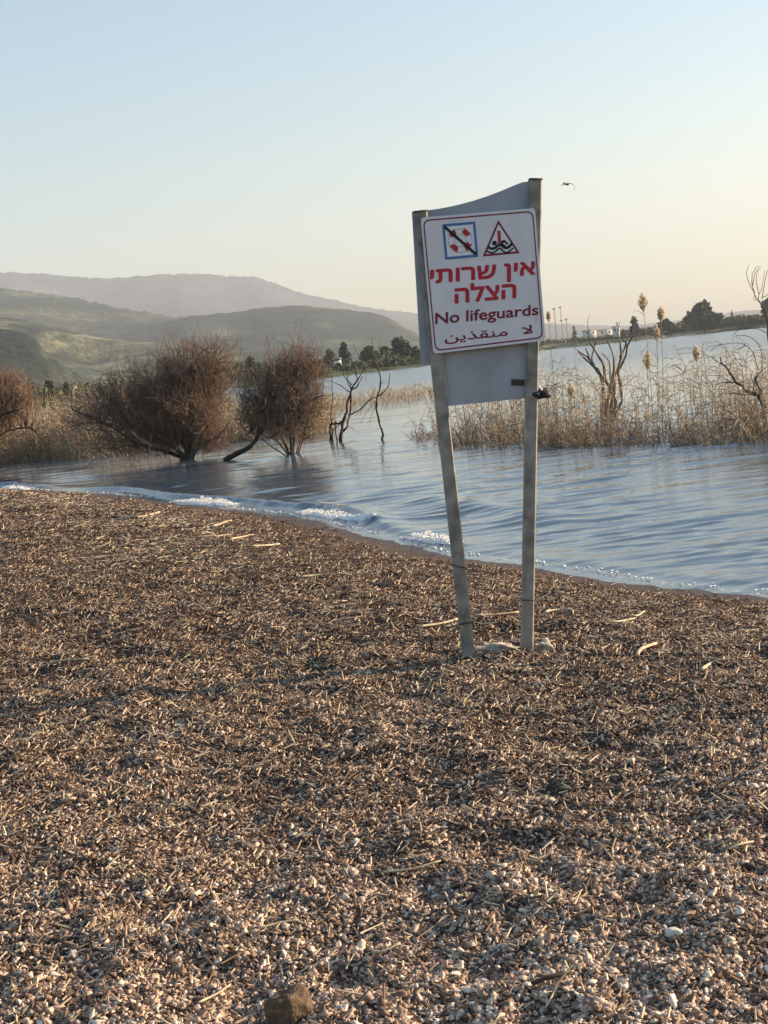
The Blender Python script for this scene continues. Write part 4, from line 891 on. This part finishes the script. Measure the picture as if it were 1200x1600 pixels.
far_tree('small_tree', 964, 503, R1+60, 8, 'tiny lollipop-shaped tree left of the dome-shaped tree', 4, n_=300)
far_tree('broad_tree', 1040, 497, R1, 34, 'low bushy tree between the dome-shaped tree and the largest one', 6)
far_tree('broad_tree', 1165, 496, R1-5, 46, 'wide low olive tree right of the slim dark tree', 7, t=(0.6, 0.25))
far_tree('broad_tree', 536, 534, 455, 22, 'dark upright tree above the small white house on the left far shore', 5)
far_tree('broad_tree', 513, 546, 440, 24, 'bushy tree left of the small white house', 6)
far_tree('broad_tree', 575, 541, 470, 38, 'wide dark tree between the white house and the tallest left-shore tree', 7)
far_tree('round_tree', 622, 526, 500, 40, 'tallest tree of the left far shore, close to the sign', 8, n_=1400)
far_tree('broad_tree', 600, 540, 490, 30, 'dense tree just left of the tallest left-shore tree', 7)
far_tree('round_tree', 648, 540, 500, 24, 'rounded tree half hidden by the left edge of the sign', 6)
far_tree('broad_tree', 390, 557, 400, 34, 'dark green tree seen in the gap between the two brown bushes', 7)
far_tree('broad_tree', 373, 566, 392, 26, 'lower dark tree left in the gap between the two brown bushes', 6)
far_tree('broad_tree', 75, 594, 290, 30, 'dark green tree low behind the reeds at the left', 6)
far_tree('broad_tree', 45, 597, 285, 26, 'yellowish green tree beside the reddish bush at the left', 6, t=(0.85, 0.2))
far_tree('small_tree', 103, 596, 300, 16, 'small dark tree right of the green one low behind the left reeds', 5)
# continuous shrub belts
sb = Acc()
def belt(t0, t1, n_c, dy, hmin, hmax, n_l, wide, tt):
    Cs = []; Rs = []
    for k in range(n_c):
        t = rng.uniform(t0, t1); Y = float(np.interp(t, SHORE_T, SHORE_Y))+dy[0]+(dy[1]-dy[0])*rng.random(); h = rng.uniform(hmin, hmax)*(0.7+0.3*float(vnoise(np.array([t*70]), np.array([1.]), 51)[0]))
        Cs.append((t*Y, Y, land_at(t*Y, Y)+h*0.35)); Rs.append((h*wide, h*wide, h*0.65))
    clumps(sb, Cs, Rs, n_l, 0.30*(hmin+hmax)/2*0.5, tt)
belt(-0.055, 0.06, 90, (14, 60), 2.2, 4.2, 6000, 1.3, (0.4, 0.25))
belt(0.060, 0.118, 80, (30, 110), 4, 7.5, 4500, 1.6, (0.4, 0.25))
belt(0.108, 0.30, 190, (28, 95), 3.6, 6.5, 13000, 1.6, (0.42, 0.25))
belt(-0.30, -0.055, 120, (20, 140), 2.0, 4.5, 6500, 1.5, (0.5, 0.28))
prop(link('shrub_belt', sb.mesh('shrub_belt'), m_leaf), 'long belt of dark shrubs and scrub along the far shore', 'shrubs', kind='stuff')
# buildings
m_wall = mat('white wall', (0.75, 0.72, 0.66), 0.8, noise=(0.5, 0.08)); m_roof = mat('house roof', (0.42, 0.36, 0.30), 0.8); m_pane = mat('window', (0.05, 0.06, 0.08), 0.3)
def house(px, py, Y, w_, d_, h, label, gable=True, grp=None):
    p = at_y(px, py, Y); zg = p[2]-h*0.5
    root = empty('house', (p[0], Y, zg), label, 'house', grp); x, z = p[0], zg
    a = Acc(); box_acc(a, (x-w_/2, Y-d_/2, z-1.2), (x+w_/2, Y+d_/2, z+h)); wall = link('wall', a.mesh('wall'), m_wall, root)
    a = Acc(); e_ = 0.4; rh = 0.32*w_ if gable else 0.3
    if gable: a.add([(x-w_/2-e_, Y-d_/2-e_, z+h), (x+w_/2+e_, Y-d_/2-e_, z+h), (x+w_/2+e_, Y+d_/2+e_, z+h), (x-w_/2-e_, Y+d_/2+e_, z+h), (x, Y-d_/2-e_, z+h+rh), (x, Y+d_/2+e_, z+h+rh)], [[0, 4, 5, 3], [1, 2, 5, 4], [0, 3, 2, 1]]); a.add([(x-w_/2-e_, Y-d_/2-e_+.01, z+h), (x+w_/2+e_, Y-d_/2-e_+.01, z+h), (x, Y-d_/2-e_+.01, z+h+rh)], [[0, 1, 2]])
    else: box_acc(a, (x-w_/2-e_, Y-d_/2-e_, z+h+.003), (x+w_/2+e_, Y+d_/2+e_, z+h+rh))
    link('roof', a.mesh('roof'), m_roof, root)
    for k in range(max(2, int(w_/4))):
        wx = x-w_/2+w_*(k+.5)/max(2, int(w_/4)); a = Acc(); box_acc(a, (wx-.5, Y-d_/2-.06, z+h*.4), (wx+.5, Y-d_/2-.003, z+h*.8)); link('window', a.mesh('window'), m_pane, root)
house(527, 563, 432, 2.1, 3, 1.1, 'small white gabled house among trees on the left far shore')
house(921, 521, R1+70, 7, 8, 3.2, 'long low pale building left on the far right shore', False)
house(945, 520, R1+80, 9, 8, 3.2, 'long low pale building between the other one and the bright white hut', False)
house(962.5, 517, R1+45, 3.6, 4, 4.5, 'bright white hut on the far right shore under the lollipop-shaped tree', False)
m_mast = mat('mast', (0.50, 0.42, 0.36), 0.7)
def mast(px, py_top, Y, label, plats):
    d = ray(px, py_top); x = d[0]*Y; zt = EYE+d[2]*Y; zg = land_at(x, Y)
    root = empty('mast', (x, Y, zg), label, 'mast', 'pale masts on the far shore'); a = Acc(); r_ = .42
    for k in range(3):
        aa = k*2.094; limb(a, [(x+r_*cos(aa), Y+r_*sin(aa), zg-.5), (x+r_*.8*cos(aa), Y+r_*.8*sin(aa), zt)], .13, .10, 5, .5, 1)
        for j in range(14):
            b2 = (k+1)*2.094; z0 = zg+(zt-zg)*j/14; z1 = zg+(zt-zg)*(j+1)/14; limb(a, [(x+r_*.9*cos(aa), Y+r_*.9*sin(aa), z0), (x+r_*.9*cos(b2), Y+r_*.9*sin(b2), z1)], .06, .06, 4, .5, 1)
    link('lattice', a.mesh('lattice'), m_mast, root)
    for u in plats:
        a = Acc(); z_ = zg+(zt-zg)*u; box_acc(a, (x-.9, Y-.9, z_-.35), (x+.9, Y+.9, z_+.35)); link('antenna_cluster', a.mesh('antenna_cluster'), m_mast, root)
mast(865.5, 481, 985, 'pale lattice mast next to the sign board, leftmost of the three', (0.97,))
mast(875, 478, 985, 'tallest pale lattice mast, the middle one of the three', (0.96, 0.6))
mast(884.5, 497, 975, 'shortest pale lattice mast, right of the other two', (0.95,))

# ------------------------------------------------------------------ bird
def bird(px, py, Y, span, label):
    p = at_y(px, py, Y); root = empty('bird', tuple(p), label, 'bird'); mB = mat('bird plumage', (0.10, 0.085, 0.06), 0.8, noise=(8, 0.4))
    V, Fc = ICO[2]; a = Acc(); k = V[:, 0]; body = V*np.array([.24, .085, .085])*span*(1-0.35*np.abs(k))[:, None]
    c, s_ = cos(0.5), sin(0.5); a.add(p+np.stack([body[:, 0]*c, body[:, 0]*s_+body[:, 1], body[:, 2]-.05*body[:, 0]], 1), Fc)
    hd = V*np.array([.06, .05, .05])*span+np.array([-.22*c, -.22*s_, .02])*span; a.add(p+hd, Fc); limb(a, [p+np.array([-.26*c, -.26*s_, .02])*span, p+np.array([-.35*c, -.35*s_, 0])*span], .015*span, .003*span, 5, .5, 2)
    link('body', a.mesh('body', True), mB, root)
    for sx in (-1, 1):
        pts = [((-.02, 0, .04), .13), ((.22*sx+.05, .05, .12 if sx < 0 else .02), .12), ((.38*sx+.08, .10, 0.0 if sx < 0 else -.14), .08), ((.44*sx+.07, .16, -.12 if sx < 0 else -.42), .02)]
        Q = smooth_path(np.array([q[0] for q in pts]), 4)*span; Wd = np.interp(np.linspace(0, 3, len(Q)), range(4), [q[1] for q in pts])*span
        a = Acc(); V_ = []; n_ = len(Q)
        for q, w_ in zip(Q, Wd): V_ += [p+q+np.array([-w_*.3, -w_*.6, .004]), p+q+np.array([w_*.1, 0, .025*span]), p+q+np.array([w_*.3, w_*.6, 0]), p+q+np.array([0, 0, -.012*span])]
        a.add(V_, [[4*i+k_, 4*i+(k_+1) % 4, 4*i+4+(k_+1) % 4, 4*i+4+k_] for i in range(n_-1) for k_ in range(4)]+[[0, 3, 2, 1], [4*n_-4, 4*n_-3, 4*n_-2, 4*n_-1]])
        link('wing', a.mesh('wing', True), mB, root)
bird(886, 288, 120, 1.2, 'small dark bird flying with bent wings right of the sign top')
